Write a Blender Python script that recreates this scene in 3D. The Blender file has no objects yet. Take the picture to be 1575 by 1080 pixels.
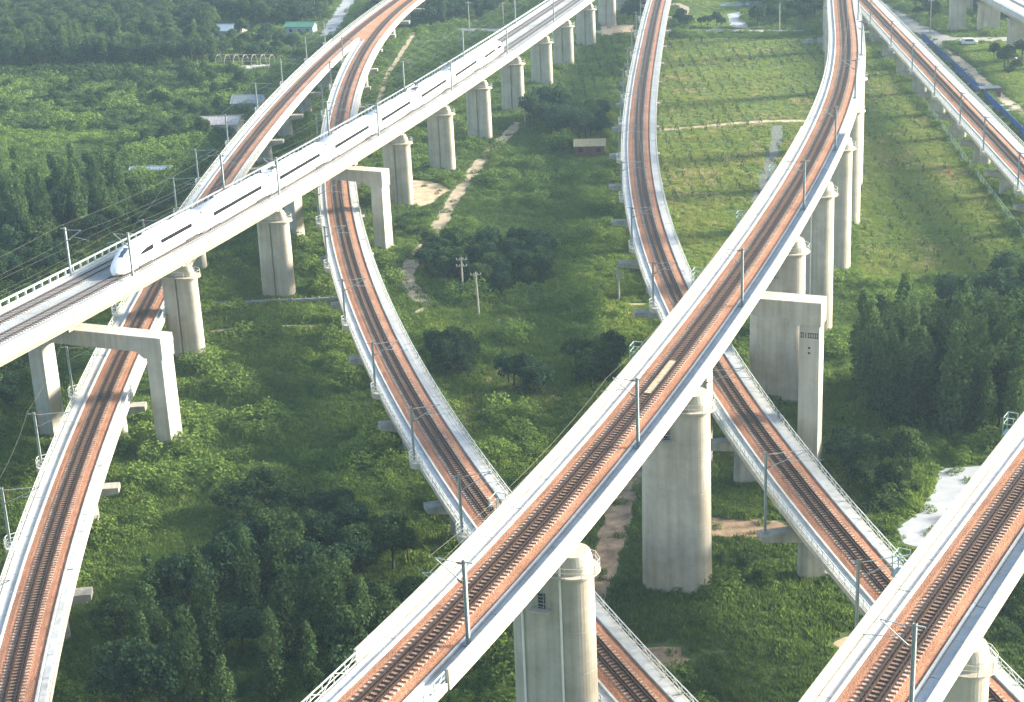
import bpy, math, random
import numpy as np
from mathutils import Vector, Matrix
random.seed(11); rng = np.random.default_rng(11)
R = math.radians
sc = bpy.context.scene
C = sc.collection

# ------------------------------------------------------------------ camera, sky, sun, exposure
cam_d = bpy.data.cameras.new('camera'); cam = bpy.data.objects.new('camera', cam_d); C.objects.link(cam)
cam_d.sensor_width = 36.0; cam_d.lens = 2600 / 1575 * 36.0
cam_d.clip_start = 1.0; cam_d.clip_end = 6000
_r = np.array([[0.99904899, -0.01485205, -0.04099422], [-0.04360171, -0.34030607, -0.93930329], [0.0, 0.94019743, -0.34063001]])
cam.matrix_world = Matrix(((_r[0][0], -_r[1][0], -_r[2][0], 0), (_r[0][1], -_r[1][1], -_r[2][1], 0),
                           (_r[0][2], -_r[1][2], -_r[2][2], 93.685), (0, 0, 0, 1)))
sc.camera = cam
SUN_EL, SUN_AZ = R(21), R(79)          # azimuth clockwise from +Y
wd = bpy.data.worlds.new('World'); sc.world = wd; wd.use_nodes = True
nt = wd.node_tree; bg = nt.nodes['Background']
sky = nt.nodes.new('ShaderNodeTexSky'); sky.sky_type = 'NISHITA'; sky.sun_disc = False
sky.sun_elevation = SUN_EL; sky.sun_rotation = SUN_AZ; sky.air_density = 1.2; sky.dust_density = 2.5
nt.links.new(sky.outputs[0], bg.inputs[0]); bg.inputs[1].default_value = 0.12
sun_d = bpy.data.lights.new('sun', 'SUN'); sun_d.energy = 5.0; sun_d.angle = R(13.0); sun_d.color = (1.0, 0.90, 0.74)
sun = bpy.data.objects.new('sun', sun_d); C.objects.link(sun)
_d = Vector((math.sin(SUN_AZ) * math.cos(SUN_EL), math.cos(SUN_AZ) * math.cos(SUN_EL), math.sin(SUN_EL)))
sun.rotation_euler = _d.to_track_quat('Z', 'Y').to_euler(); sun.location = (200, 100, 200)
vs = sc.view_settings; vs.view_transform = 'Standard'; vs.look = 'None'; vs.gamma = 1; vs.use_curve_mapping = False
vs.exposure = 1.68
sc.cycles.max_bounces = 5; sc.cycles.diffuse_bounces = 2; sc.cycles.volume_bounces = 1; sc.cycles.transparent_max_bounces = 4

# ------------------------------------------------------------------ materials
def mat(name, col, rough=0.85, var=0.12, scale=1.5, bump=0.0, bscale=20.0, streak=0.0, metal=0.0, col2=None, spec=0.3, patchy=0.0):
    m = bpy.data.materials.new(name); m.use_nodes = True
    t = m.node_tree; b = t.nodes['Principled BSDF']; L = t.links
    b.inputs['Roughness'].default_value = rough; b.inputs['Metallic'].default_value = metal
    b.inputs['Specular IOR Level'].default_value = spec
    g = t.nodes.new('ShaderNodeNewGeometry')
    n = t.nodes.new('ShaderNodeTexNoise'); n.inputs['Scale'].default_value = scale; n.inputs['Detail'].default_value = 6
    n.inputs['Roughness'].default_value = 0.65
    L.new(g.outputs['Position'], n.inputs['Vector'])
    rp = t.nodes.new('ShaderNodeValToRGB')
    c2 = col2 if col2 else tuple(c * (1 - 2.2 * var) for c in col)
    rp.color_ramp.elements[0].position = 0.3; rp.color_ramp.elements[0].color = (*c2, 1)
    rp.color_ramp.elements[1].position = 0.7; rp.color_ramp.elements[1].color = (*[min(1, c * (1 + var)) for c in col], 1)
    L.new(n.outputs['Fac'], rp.inputs['Fac'])
    out = rp.outputs['Color']
    if streak:
        mp = t.nodes.new('ShaderNodeMapping'); mp.inputs['Scale'].default_value = (1.6, 1.6, 0.07)
        L.new(g.outputs['Position'], mp.inputs['Vector'])
        n2 = t.nodes.new('ShaderNodeTexNoise'); n2.inputs['Scale'].default_value = 1.0; n2.inputs['Detail'].default_value = 5
        L.new(mp.outputs[0], n2.inputs['Vector'])
        r2 = t.nodes.new('ShaderNodeValToRGB'); r2.color_ramp.elements[0].position = 0.33; r2.color_ramp.elements[1].position = 0.6
        k = 1 - streak
        r2.color_ramp.elements[0].color = (k, k * 0.96, k * 0.9, 1); r2.color_ramp.elements[1].color = (1, 1, 1, 1)
        L.new(n2.outputs['Fac'], r2.inputs['Fac'])
        mx = t.nodes.new('ShaderNodeMix'); mx.data_type = 'RGBA'; mx.blend_type = 'MULTIPLY'; mx.inputs[0].default_value = 1
        L.new(out, mx.inputs[6]); L.new(r2.outputs[0], mx.inputs[7]); out = mx.outputs[2]
    if patchy:
        n3 = t.nodes.new('ShaderNodeTexNoise'); n3.inputs['Scale'].default_value = 0.16; n3.inputs['Detail'].default_value = 7; n3.inputs['Roughness'].default_value = 0.7
        L.new(g.outputs['Position'], n3.inputs['Vector'])
        r3 = t.nodes.new('ShaderNodeValToRGB'); r3.color_ramp.elements[0].position = 0.32; r3.color_ramp.elements[1].position = 0.68
        lo, hi = 1 - patchy, 1 + patchy * .35
        r3.color_ramp.elements[0].color = (lo, lo * .98, lo * .95, 1); r3.color_ramp.elements[1].color = (hi, hi, hi, 1)
        L.new(n3.outputs['Fac'], r3.inputs['Fac'])
        m3 = t.nodes.new('ShaderNodeMix'); m3.data_type = 'RGBA'; m3.blend_type = 'MULTIPLY'; m3.inputs[0].default_value = 1
        L.new(out, m3.inputs[6]); L.new(r3.outputs[0], m3.inputs[7]); out = m3.outputs[2]
    L.new(out, b.inputs['Base Color'])
    if bump:
        nb = t.nodes.new('ShaderNodeTexNoise'); nb.inputs['Scale'].default_value = bscale; nb.inputs['Detail'].default_value = 3
        L.new(g.outputs['Position'], nb.inputs['Vector'])
        bp = t.nodes.new('ShaderNodeBump'); bp.inputs['Strength'].default_value = bump; bp.inputs['Distance'].default_value = 0.1
        L.new(nb.outputs['Fac'], bp.inputs['Height']); L.new(bp.outputs[0], b.inputs['Normal'])
    return m

def ballast_mat(name, col, dark, fine=7.0):
    """crushed stone; the strip between the rails is stained by rust and oil (attribute lat = metres from the track centre)"""
    m = mat(name, col, 0.95, 0.28, fine, 0.9, 9.0, patchy=0.28)
    t = m.node_tree; L = t.links; b = t.nodes['Principled BSDF']
    a = t.nodes.new('ShaderNodeAttribute'); a.attribute_name = 'lat'
    ab = t.nodes.new('ShaderNodeMath'); ab.operation = 'ABSOLUTE'; L.new(a.outputs['Fac'], ab.inputs[0])
    g = t.nodes.new('ShaderNodeNewGeometry'); n = t.nodes.new('ShaderNodeTexNoise'); n.inputs['Scale'].default_value = 0.35
    L.new(g.outputs['Position'], n.inputs['Vector'])
    ad = t.nodes.new('ShaderNodeMath'); ad.operation = 'MULTIPLY_ADD'; ad.inputs[1].default_value = 0.5; ad.inputs[2].default_value = -0.25
    L.new(n.outputs['Fac'], ad.inputs[0])
    s = t.nodes.new('ShaderNodeMath'); s.operation = 'ADD'; L.new(ab.outputs[0], s.inputs[0]); L.new(ad.outputs[0], s.inputs[1])
    mr = t.nodes.new('ShaderNodeMapRange'); mr.inputs[1].default_value = 0.30; mr.inputs[2].default_value = 1.0
    L.new(s.outputs[0], mr.inputs[0])
    src = b.inputs['Base Color'].links[0].from_socket
    mx = t.nodes.new('ShaderNodeMix'); mx.data_type = 'RGBA'; mx.inputs[6].default_value = (*dark, 1)
    L.new(mr.outputs[0], mx.inputs[0]); L.new(src, mx.inputs[7]); L.new(mx.outputs[2], b.inputs['Base Color'])
    return m

def leaf_mat(name, dark, lightc, trans=0.35, tint_attr=False, ramp=None):
    m = bpy.data.materials.new(name); m.use_nodes = True
    t = m.node_tree; L = t.links; t.nodes.remove(t.nodes['Principled BSDF']); o = t.nodes['Material Output']
    a = t.nodes.new('ShaderNodeAttribute'); a.attribute_name = 'leaf'
    rp = t.nodes.new('ShaderNodeValToRGB')
    if tint_attr:
        i = t.nodes.new('ShaderNodeAttribute'); i.attribute_type = 'INSTANCER'; i.attribute_name = 'tint'
        ad = t.nodes.new('ShaderNodeMath'); ad.operation = 'MULTIPLY_ADD'; ad.inputs[1].default_value = 0.16
        L.new(a.outputs['Fac'], ad.inputs[0]); L.new(i.outputs['Fac'], ad.inputs[2]); f = ad.outputs[0]
    else:
        oi = t.nodes.new('ShaderNodeObjectInfo')
        ad = t.nodes.new('ShaderNodeMath'); ad.operation = 'MULTIPLY_ADD'; ad.inputs[1].default_value = 0.55
        ml = t.nodes.new('ShaderNodeMath'); ml.operation = 'MULTIPLY'; ml.inputs[1].default_value = 0.45
        L.new(oi.outputs['Random'], ml.inputs[0]); L.new(a.outputs['Fac'], ad.inputs[0]); L.new(ml.outputs[0], ad.inputs[2]); f = ad.outputs[0]
    L.new(f, rp.inputs['Fac'])
    els = rp.color_ramp.elements
    stops = ramp or [(0.0, dark), (1.0, lightc)]
    els[0].position, els[0].color = stops[0][0], (*stops[0][1], 1)
    els[1].position, els[1].color = stops[-1][0], (*stops[-1][1], 1)
    for pz, cc in stops[1:-1]:
        e = els.new(pz); e.color = (*cc, 1)
    d = t.nodes.new('ShaderNodeBsdfDiffuse'); tr = t.nodes.new('ShaderNodeBsdfTranslucent'); mx = t.nodes.new('ShaderNodeMixShader')
    L.new(rp.outputs[0], d.inputs[0]); L.new(rp.outputs[0], tr.inputs[0]); mx.inputs[0].default_value = trans
    L.new(d.outputs[0], mx.inputs[1]); L.new(tr.outputs[0], mx.inputs[2]); L.new(mx.outputs[0], o.inputs[0])
    return m

M = {}
M['deck'] = mat('white_deck_concrete', (0.52, 0.56, 0.585), 0.8, 0.05, 0.6, 0.15, 8, streak=0.08, patchy=0.16)
M['parapet'] = mat('parapet_concrete', (0.52, 0.50, 0.44), 0.8, 0.05, 0.5, 0.1, 6, streak=0.22, patchy=0.10)
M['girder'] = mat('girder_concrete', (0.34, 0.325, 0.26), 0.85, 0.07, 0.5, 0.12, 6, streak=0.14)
M['pier'] = mat('pier_concrete', (0.50, 0.48, 0.42), 0.88, 0.10, 0.35, 0.15, 5, streak=0.16, patchy=0.14)
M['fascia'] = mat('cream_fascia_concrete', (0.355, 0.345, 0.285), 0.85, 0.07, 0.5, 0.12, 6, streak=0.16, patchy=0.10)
M['beam'] = mat('portal_concrete', (0.50, 0.49, 0.44), 0.88, 0.08, 0.4, 0.15, 5, streak=0.16)
M['lowpier'] = mat('weathered_concrete', (0.42, 0.42, 0.38), 0.9, 0.14, 0.5, 0.15, 5, streak=0.2)
M['ballast'] = ballast_mat('orange_brown_ballast', (0.50, 0.245, 0.145), (0.135, 0.075, 0.048))
M['ballast_grey'] = ballast_mat('grey_blue_ballast', (0.42, 0.455, 0.48), (0.36, 0.37, 0.37))
M['sleeper'] = ballast_mat('sleeper_concrete', (0.56, 0.42, 0.34), (0.22, 0.15, 0.115), 3.0)
M['sleeper_grey'] = mat('grey_sleeper_concrete', (0.34, 0.33, 0.32), 0.9, 0.15, 2.0, 0.1)
M['rail'] = mat('rusty_rail_steel', (0.07, 0.045, 0.035), 0.55, 0.2, 3.0, metal=0.4)
M['steel'] = mat('galvanised_steel', (0.33, 0.40, 0.40), 0.5, 0.1, 2.0, metal=0.2)
M['railing'] = mat('pale_painted_railing', (0.56, 0.60, 0.58), 0.6, 0.08, 2.0)
M['greenrail'] = mat('green_painted_steel', (0.34, 0.46, 0.42), 0.6, 0.1, 2.0)
M['wire'] = mat('copper_wire', (0.12, 0.13, 0.11), 0.5, 0.1, 2.0, metal=0.4)
M['insul'] = mat('brown_porcelain', (0.25, 0.16, 0.12), 0.35, 0.1, 4.0)
M['dark'] = mat('dark_void', (0.03, 0.03, 0.035), 0.9, 0.1, 2.0)
M['pipe'] = mat('white_plastic_pipe', (0.78, 0.77, 0.72), 0.6, 0.05, 1.0)
M['trainwhite'] = mat('glossy_white_paint', (0.84, 0.85, 0.86), 0.28, 0.015, 0.4, spec=0.5)
M['glass'] = mat('black_tinted_glass', (0.015, 0.017, 0.022), 0.12, 0.05, 1.0, spec=0.5)
M['windscreen'] = mat('blue_tinted_windscreen', (0.05, 0.09, 0.16), 0.1, 0.05, 1.0, spec=0.6)
M['doorglass'] = mat('olive_door_glass', (0.22, 0.20, 0.09), 0.2, 0.1, 1.0)
M['under'] = mat('dark_underframe', (0.05, 0.05, 0.055), 0.7, 0.15, 2.0)
M['dirt'] = mat('pale_dirt', (0.44, 0.37, 0.26), 0.95, 0.22, 0.5, 0.4, 6)
M['reddirt'] = mat('reddish_dirt', (0.36, 0.26, 0.17), 0.95, 0.3, 0.5, 0.4, 6)
M['sand'] = mat('pale_sand', (0.52, 0.41, 0.28), 0.95, 0.2, 0.6, 0.4, 6)
M['road'] = mat('worn_grey_road', (0.30, 0.30, 0.29), 0.9, 0.12, 0.4, 0.2, 8)
M['pad'] = mat('pale_concrete_slab', (0.36, 0.385, 0.42), 0.85, 0.08, 0.4, 0.15, 4)
M['stones'] = mat('grey_stone_bed', (0.17, 0.19, 0.17), 0.95, 0.35, 2.2, 0.9, 4)
M['ground'] = mat('green_brown_earth', (0.085, 0.13, 0.035), 0.95, 0.2, 0.10, 0.8, 1.2, col2=(0.05, 0.075, 0.03))
M['bark'] = mat('grey_brown_bark', (0.075, 0.065, 0.05), 0.95, 0.2, 3.0, 0.5, 6)
M['roofblue'] = mat('pale_blue_roof', (0.30, 0.38, 0.45), 0.6, 0.1, 1.0)
M['roofwhite'] = mat('faded_white_roof', (0.46, 0.44, 0.43), 0.8, 0.15, 0.8)
M['roofgrey'] = mat('grey_tile_roof', (0.26, 0.30, 0.33), 0.8, 0.15, 1.2)
M['roofgreen'] = mat('green_sheet_roof', (0.08, 0.24, 0.17), 0.6, 0.1, 1.0)
M['wall'] = mat('plaster_wall', (0.50, 0.46, 0.42), 0.9, 0.12, 0.8)
M['brick'] = mat('dark_red_brick', (0.16, 0.08, 0.08), 0.9, 0.2, 2.0)
M['bluefence'] = mat('blue_sheet_fence', (0.03, 0.12, 0.55), 0.5, 0.12, 1.0)
M['maroon'] = mat('maroon_steel', (0.13, 0.06, 0.06), 0.6, 0.15, 1.0)
M['tan'] = mat('tan_tarpaulin', (0.50, 0.42, 0.24), 0.8, 0.1, 1.0)
M['water'] = mat('blue_pool_sheet', (0.10, 0.20, 0.32), 0.3, 0.1, 1.0)

# ------------------------------------------------------------------ mesh helpers
class MB:
    def __init__(s): s.v = []; s.f = []; s.lat = None
    def add(s, vs, fs):
        n = len(s.v); s.v.extend([tuple(map(float, q)) for q in vs]); s.f.extend([tuple(i + n for i in f) for f in fs]); return s
    def box(s, c, ax, h):
        """c centre, ax (3 unit axes), h half sizes"""
        c = np.array(c, float); a = [np.array(q, float) * k for q, k in zip(ax, h)]
        vs = [c + i * a[0] + j * a[1] + k * a[2] for k in (-1, 1) for j in (-1, 1) for i in (-1, 1)]
        return s.add(vs, [(0, 2, 3, 1), (4, 5, 7, 6), (0, 1, 5, 4), (2, 6, 7, 3), (0, 4, 6, 2), (1, 3, 7, 5)])
    def bx(s, x0, x1, y0, y1, z0, z1):
        return s.box(((x0 + x1) / 2, (y0 + y1) / 2, (z0 + z1) / 2), np.eye(3), ((x1 - x0) / 2, (y1 - y0) / 2, (z1 - z0) / 2))
    def bar(s, a, b, w, h=None, up=(0, 0, 1)):
        a = np.array(a, float); b = np.array(b, float); d = b - a; l = np.linalg.norm(d); d /= l
        u = np.array(up, float)
        if abs(d @ u) > 0.98: u = np.array((1.0, 0, 0))
        x = np.cross(d, u); x /= np.linalg.norm(x); z = np.cross(x, d)
        return s.box((a + b) / 2, (x, d, z), (w / 2, l / 2, (h or w) / 2))
    def tube(s, pts, r, n=6):
        pts = [np.array(q, float) for q in pts]; rs = r if isinstance(r, (list, tuple)) else [r] * len(pts); rings = []
        for i, q in enumerate(pts):
            d = pts[min(i + 1, len(pts) - 1)] - pts[max(i - 1, 0)]; d /= np.linalg.norm(d) + 1e-9
            u = np.array((0, 0, 1.0)) if abs(d[2]) < 0.9 else np.array((1.0, 0, 0))
            x = np.cross(d, u); x /= np.linalg.norm(x); y = np.cross(x, d)
            rings.append([q + rs[i] * (math.cos(k) * x + math.sin(k) * y) for k in np.arange(n) * 2 * math.pi / n])
        return s.loft(rings)
    def loft(s, rings, caps=True):
        n = len(rings[0]); vs = [q for rg in rings for q in rg]; fs = []
        for i in range(len(rings) - 1):
            for k in range(n):
                fs.append((i * n + k, i * n + (k + 1) % n, (i + 1) * n + (k + 1) % n, (i + 1) * n + k))
        if caps: fs += [tuple(reversed(range(n))), tuple((len(rings) - 1) * n + k for k in range(n))]
        return s.add(vs, fs)
    def build(s, name, m, parent=None, smooth=False, attr=None):
        me = bpy.data.meshes.new(name); me.from_pydata(s.v, [], s.f); me.update()
        if attr:
            for k, vals in attr.items():
                a = me.attributes.new(k, 'FLOAT', 'POINT'); a.data.foreach_set('value', np.array(vals, np.float32))
        if smooth: me.polygons.foreach_set('use_smooth', [True] * len(me.polygons))
        me.materials.append(M[m] if isinstance(m, str) else m)
        o = bpy.data.objects.new(name, me); C.objects.link(o)
        if parent is not None:
            o.parent = parent; o.matrix_parent_inverse = parent.matrix_basis.inverted()
        return o

def tag(o, label=None, cat=None, group=None, kind=None):
    if label: o['label'] = label
    if cat: o['category'] = cat
    if group: o['group'] = group
    if kind: o['kind'] = kind
    return o
def thing(name, label, cat, loc, group=None, rz=0.0):
    o = bpy.data.objects.new(name, None); C.objects.link(o); o.empty_display_size = 0.5
    o.location = loc; o.rotation_euler = (0, 0, rz)
    return tag(o, label, cat, group)
def copy_tree(o, parent=None):
    c = o.copy(); C.objects.link(c)
    if parent is not None: c.parent = parent
    for ch in list(o.children): copy_tree(ch, c)
    return c
def local(o, parent):
    o.parent = parent; return o
ORD = ['first', 'second', 'third', 'fourth', 'fifth', 'sixth', 'seventh', 'eighth', 'ninth', 'tenth', 'eleventh', 'twelfth',
       'thirteenth', 'fourteenth', 'fifteenth', 'sixteenth', 'seventeenth', 'eighteenth']

# ------------------------------------------------------------------ track alignments (x as a smooth function of y, metres)
class Line:
    def __init__(s, coef, fit, span, z):
        s.c, s.fit, s.zf = coef, fit, z
        y = np.arange(span[0], span[1], 0.5)
        def px(v): return np.polyval(coef, (v - 300) / 200)
        x = px(np.clip(y, *fit))
        for lim, sel in ((fit[0], y < fit[0]), (fit[1], y > fit[1])):
            g = (px(lim + 1.0) - px(lim - 1.0)) / 2; x = np.where(sel, px(lim) + g * (y - lim), x)
        s.x, s.y = x, y
        s.z = np.array([z(v) for v in y])
        d = np.hypot(np.diff(x), np.diff(y)); s.s = np.concatenate([[0], np.cumsum(d)])
        s.tx = np.gradient(x, s.s); s.ty = np.gradient(y, s.s)
    def soy(s, y): return float(np.interp(y, s.y, s.s))
    def yos(s, q): return float(np.interp(q, s.s, s.y))
    def at(s, q, lat=0.0, dz=0.0):
        x, y, z = (np.interp(q, s.s, a) for a in (s.x, s.y, s.z)); t = s.tan(q)
        return np.array((x + t[1] * lat, y - t[0] * lat, z + dz))
    def tan(s, q):
        t = np.array((np.interp(q, s.s, s.tx), np.interp(q, s.s, s.ty), 0.0)); return t / np.linalg.norm(t)
    def rgt(s, q):
        t = s.tan(q); return np.array((t[1], -t[0], 0.0))
    def rz(s, q):
        t = s.tan(q); return math.atan2(t[1], t[0]) - math.pi / 2
    def sweep(s, mb, prof, s0, s1, step=4.0):
        """prof: closed polygon of (lat, dz) or a function of y giving one"""
        n = max(2, int(math.ceil((s1 - s0) / step)) + 1); rings = []
        for q in np.linspace(s0, s1, n):
            pf = prof(s.yos(q)) if callable(prof) else prof
            rings.append([s.at(q, a, b) for a, b in pf])
        mb.loft(rings); return mb

def cst(v): return lambda y: v
LN = {
 'L': Line([-0.435, 1.817, -2.591, 12.608, -0.419, -59.962], (142, 596), (90, 760), cst(9.0)),
 'M': Line([0.561, 1.579, -5.685, 21.625, -28.006, -29.753], (137, 595), (90, 760), cst(9.0)),
 'R': Line([1.781, -2.008, -9.047, 23.461, 4.434, 26.322], (134, 563), (95, 760), cst(9.5)),
 'N': Line([12.594, 10.178, -6.443, -23.624, 55.401, 59.763], (108, 419), (60, 760), cst(28.5)),
 'Q': Line([6.342, 133.302, 148.837], (104, 138), (70, 240), cst(28.5)),
 'S': Line([14.179, 101.378], (332, 531), (170, 700), cst(9.0)),
 'T': Line([3.13, -11.379, 64.662, -39.785], (214, 524), (130, 760), lambda y: 21.3 - 0.0125 * (y - 250)),
 'U': Line([2.0, 153.6], (470, 530), (430, 700), cst(14.5)),
}
DZ = -0.75                                                     # deck surface below rail top

def rect(a0, a1, b0, b1): return [(a0, b0), (a1, b0), (a1, b1), (a0, b1)]
def deck_profile(wl, wr, kind):
    if kind == 'double':
        return [(-wl, DZ), (wr, DZ), (wr, DZ - .32), (3.35, DZ - .72), (2.8, DZ - 3.0), (-2.8, DZ - 3.0), (-3.35, DZ - .72), (-wl, DZ - .32)]
    return [(-wl, DZ), (wr, DZ), (wr, DZ - .30), (2.15, DZ - .58), (1.75, DZ - 2.2), (-1.75, DZ - 2.2), (-2.15, DZ - .58), (-wl, DZ - .30)]

def railing(ln, mb, lat, s0, s1, base, h=1.05, bay=1.6, zig=True):
    n = max(1, int(round((s1 - s0) / bay))); qs = np.linspace(s0, s1, n + 1)
    P = [ln.at(q, lat, base) for q in qs]; up = np.array((0, 0, 1.0))
    for i, q in enumerate(P):
        mb.bar(q, q + up * h, 0.09)
        if i:
            a, b = P[i - 1], q
            for z, w in ((h, .09), (h * .55, .055), (h * .12, .055)):
                mb.bar(a + up * z, b + up * z, w)
            if zig:
                mb.bar(a + up * (h * .12 if i % 2 else h), b + up * (h if i % 2 else h * .12), .05)

def concrete_fence(ln, mb, lat, s0, s1, base, h=1.25, bay=2.0):
    n = max(1, int(round((s1 - s0) / bay))); qs = np.linspace(s0, s1, n + 1); up = np.array((0, 0, 1.0))
    P = [ln.at(q, lat, base) for q in qs]
    for i, q in enumerate(P):
        mb.bar(q, q + up * h, .28)
        if i:
            a = P[i - 1]
            mb.bar(a + up * (h - .09), q + up * (h - .09), .26, .20); mb.bar(a + up * .13, q + up * .13, .24, .26)

SLX = (-1.3, -.95, -.6, .6, .95, 1.3)
SLEEPER = MB().loft([[(x, yy, zz) for yy, zz in ((-.14, -.10), (.14, -.10), (.12, .10), (-.12, .10))] for x in SLX])
SLAT = [x for x in SLX for _ in range(4)]
_me = SLEEPER.build('sleeper', 'sleeper', attr={'lat': SLAT}); SLEEPER_ME = _me.data; bpy.data.objects.remove(_me)

def track(ln, root, s0, s1, lat0=0.0, ball='ballast', half=2.35, sleepers=(), guard=True, bal=True):
    """ballast, sleepers and rails; sleepers = (near s, number built one by one)"""
    if bal:
        mb = MB(); lats = [-half, -half + .05, -1.75, -1.2, -.85, -.45, .45, .85, 1.2, 1.75, half - .05, half]
        hs = [.004, .34, .47, .50, .50, .49, .49, .50, .50, .47, .34, .004]
        n = int((s1 - s0) / 2.0) + 2; rings = []; lv = []
        for q in np.linspace(s0, s1, n):
            rings.append([ln.at(q, lat0 + a, DZ + h + (0.0 if i in (0, 11) else random.uniform(-.025, .025))) for i, (a, h) in enumerate(zip(lats, hs))]); lv += lats
        mb.loft(rings); mb.build('ballast', ball, root, attr={'lat': lv})
    qs = np.arange(s0 + .3, s1 - .2, .62)
    solo = set(np.argsort(np.abs(qs - sleepers[0]))[:sleepers[1]]) if sleepers else set()
    rest = MB(); inv = root.matrix_basis.inverted(); rl = []; sv = np.array(SLEEPER.v)
    for i, q in enumerate(qs):
        p = ln.at(q, lat0, -.24)
        if i in solo:
            o = bpy.data.objects.new('sleeper', SLEEPER_ME); C.objects.link(o); o.location = p
            o.rotation_euler = (0, 0, ln.rz(q) + random.uniform(-.006, .006)); o.parent = root; o.matrix_parent_inverse = inv
        else:
            rest.add(p + sv[:, :1] * ln.rgt(q) + sv[:, 1:2] * ln.tan(q) + sv[:, 2:] * np.array((0, 0, 1.)), SLEEPER.f); rl += SLAT
    if rest.v: tag(rest.build('sleepers', 'sleeper' if ball == 'ballast' else 'sleeper_grey', root, attr={'lat': rl}), kind='stuff')
    prof = [(-.075, -.14), (.075, -.14), (.075, -.115), (.02, -.10), (.036, -.04), (.036, 0), (-.036, 0), (-.036, -.04), (-.02, -.10), (-.075, -.115)]
    for a, nm in [(-.755, 'rail'), (.755, 'rail')] + ([(-.46, 'guard_rail'), (.46, 'guard_rail')] if guard else []):
        mb = MB(); ln.sweep(mb, [(lat0 + a + x * 1.35, z) for x, z in prof], s0, s1, 4.0); mb.build(nm, 'rail', root)

# ------------------------------------------------------------------ ground
g = MB(); g.add([(-2500, -300, 0), (2500, -300, 0), (2500, 5000, 0), (-2500, 5000, 0)], [(0, 1, 2, 3)])
tag(g.build('ground', 'ground'), kind='structure')
def strip_pts(pts, w):
    pts = [np.array(q, float) for q in pts]; P = []
    for i in range(len(pts) - 1):                      # smooth the polyline
        p0, p1, p2, p3 = pts[max(i - 1, 0)], pts[i], pts[i + 1], pts[min(i + 2, len(pts) - 1)]
        n = max(3, int(np.linalg.norm(p2 - p1) / 1.5))
        for t in np.arange(n) / n:
            P.append(.5 * ((2 * p1) + (p2 - p0) * t + (2 * p0 - 5 * p1 + 4 * p2 - p3) * t * t + (3 * p1 - p0 - 3 * p2 + p3) * t ** 3))
    P.append(pts[-1]); P = np.array(P); d = np.gradient(P, axis=0); d /= np.linalg.norm(d, axis=1)[:, None] + 1e-9
    nn = np.stack([d[:, 1], -d[:, 0]], 1); k = np.random.default_rng(3).uniform(.78, 1.22, (len(P), 2))
    return P + nn * (w / 2) * k[:, :1], P - nn * (w / 2) * k[:, 1:]
BARE = []                                              # polygons kept free of plants
def strip(name, pts, w, m, z):
    a, b = strip_pts(pts, w); n = len(a); mb = MB()
    mb.add([(x, y, z) for x, y in a] + [(x, y, z) for x, y in b], [(i, i + 1, n + i + 1, n + i) for i in range(n - 1)])
    a, b = strip_pts(pts, w + .8); BARE.append(np.concatenate([a, b[::-1]])); return tag(mb.build(name, m), kind='structure')
def patch(name, poly, m, z, rough=.5):
    P = []; r2 = np.random.default_rng(5)
    for i in range(len(poly)):
        a, b = np.array(poly[i], float), np.array(poly[(i + 1) % len(poly)], float); n = max(2, int(np.linalg.norm(b - a) / 1.2))
        for t in np.arange(n) / n: P.append(a + (b - a) * t + r2.normal(0, rough, 2) * .5)
    c = np.mean(P, 0); P = [c] + P; n = len(P) - 1
    mb = MB(); mb.add([(x, y, z) for x, y in P], [(0, 1 + i, 1 + (i + 1) % n) for i in range(n)])
    BARE.append(c + (np.array(P[1:]) - c) * (1 + .9 / (np.ptp(np.array(P), axis=0).mean() / 2))); return tag(mb.build(name, m), kind='structure')
strip('dirt_path', [(4.7, 432.4), (0.3, 415.0), (-4.6, 394.3), (-8.0, 374.7), (-10.5, 360.5), (-12.2, 348.8), (-13.6, 338.7), (-15.2, 326.4), (-17.8, 314.6), (-19.2, 302.9), (-17.5, 293.2), (-15.2, 286.8), (-12.9, 284.6)], 3.0, 'dirt', .02)
strip('dirt_path', [(-15.1, 282.7), (-17.3, 278.4), (-19.6, 274.5)], 1.2, 'dirt', .024)
strip('dirt_track', [(17.9, 216.4), (16.5, 210.9), (14.7, 204.1), (12.5, 195.0), (10.4, 185.1), (8.7, 176.8), (7.4, 170.7)], 3.4, 'reddirt', .02)
strip('dirt_path', [(-51.8, 274.7), (-48.8, 275.7), (-45.5, 276.6), (-38.7, 276.1), (-29.7, 275.5)], 1.1, 'dirt', .02)
strip('dirt_path', [(20.5, 280.0), (25.5, 279.3)], .9, 'dirt', .02)
strip('dirt_path', [(-3.1, 280.0), (0.6, 279.5)], .9, 'dirt', .02)
strip('stone_ditch', [(68.6, 415.5), (66.0, 400.0), (61.1, 377.6), (56.4, 357.4), (52.7, 343.2)], 2.6, 'stones', .02)
strip('dry_strip', [(38.6, 416.3), (48.5, 417.3), (58.7, 419.8), (67.0, 420.5), (77.4, 419.1)], 2.6, 'dirt', .02)
strip('farm_road', [(-14.8, 587.2), (7.5, 577.1), (31.4, 569.3), (50.7, 565.5), (71.8, 561.1), (92.2, 554.3), (110.2, 548.2), (131.7, 541.2)], 5.0, 'road', .02)
strip('village_road', [(133.3, 640.4), (134.7, 575.5), (135.6, 553.1), (138.2, 532.4), (145.7, 523.7), (181.3, 518.5)], 7.0, 'road', .028)
strip('dirt_path', [(134.1, 509.7), (133.4, 480.5), (131.3, 447.6), (130.9, 423.7), (131.3, 405.0), (130, 380)], 3.2, 'dirt', .024)
strip('village_road', [(-58.9, 585.2), (-58.5, 624.1), (-57.8, 661.2), (-57.6, 700.1)], 5.0, 'pad', .02)
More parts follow.
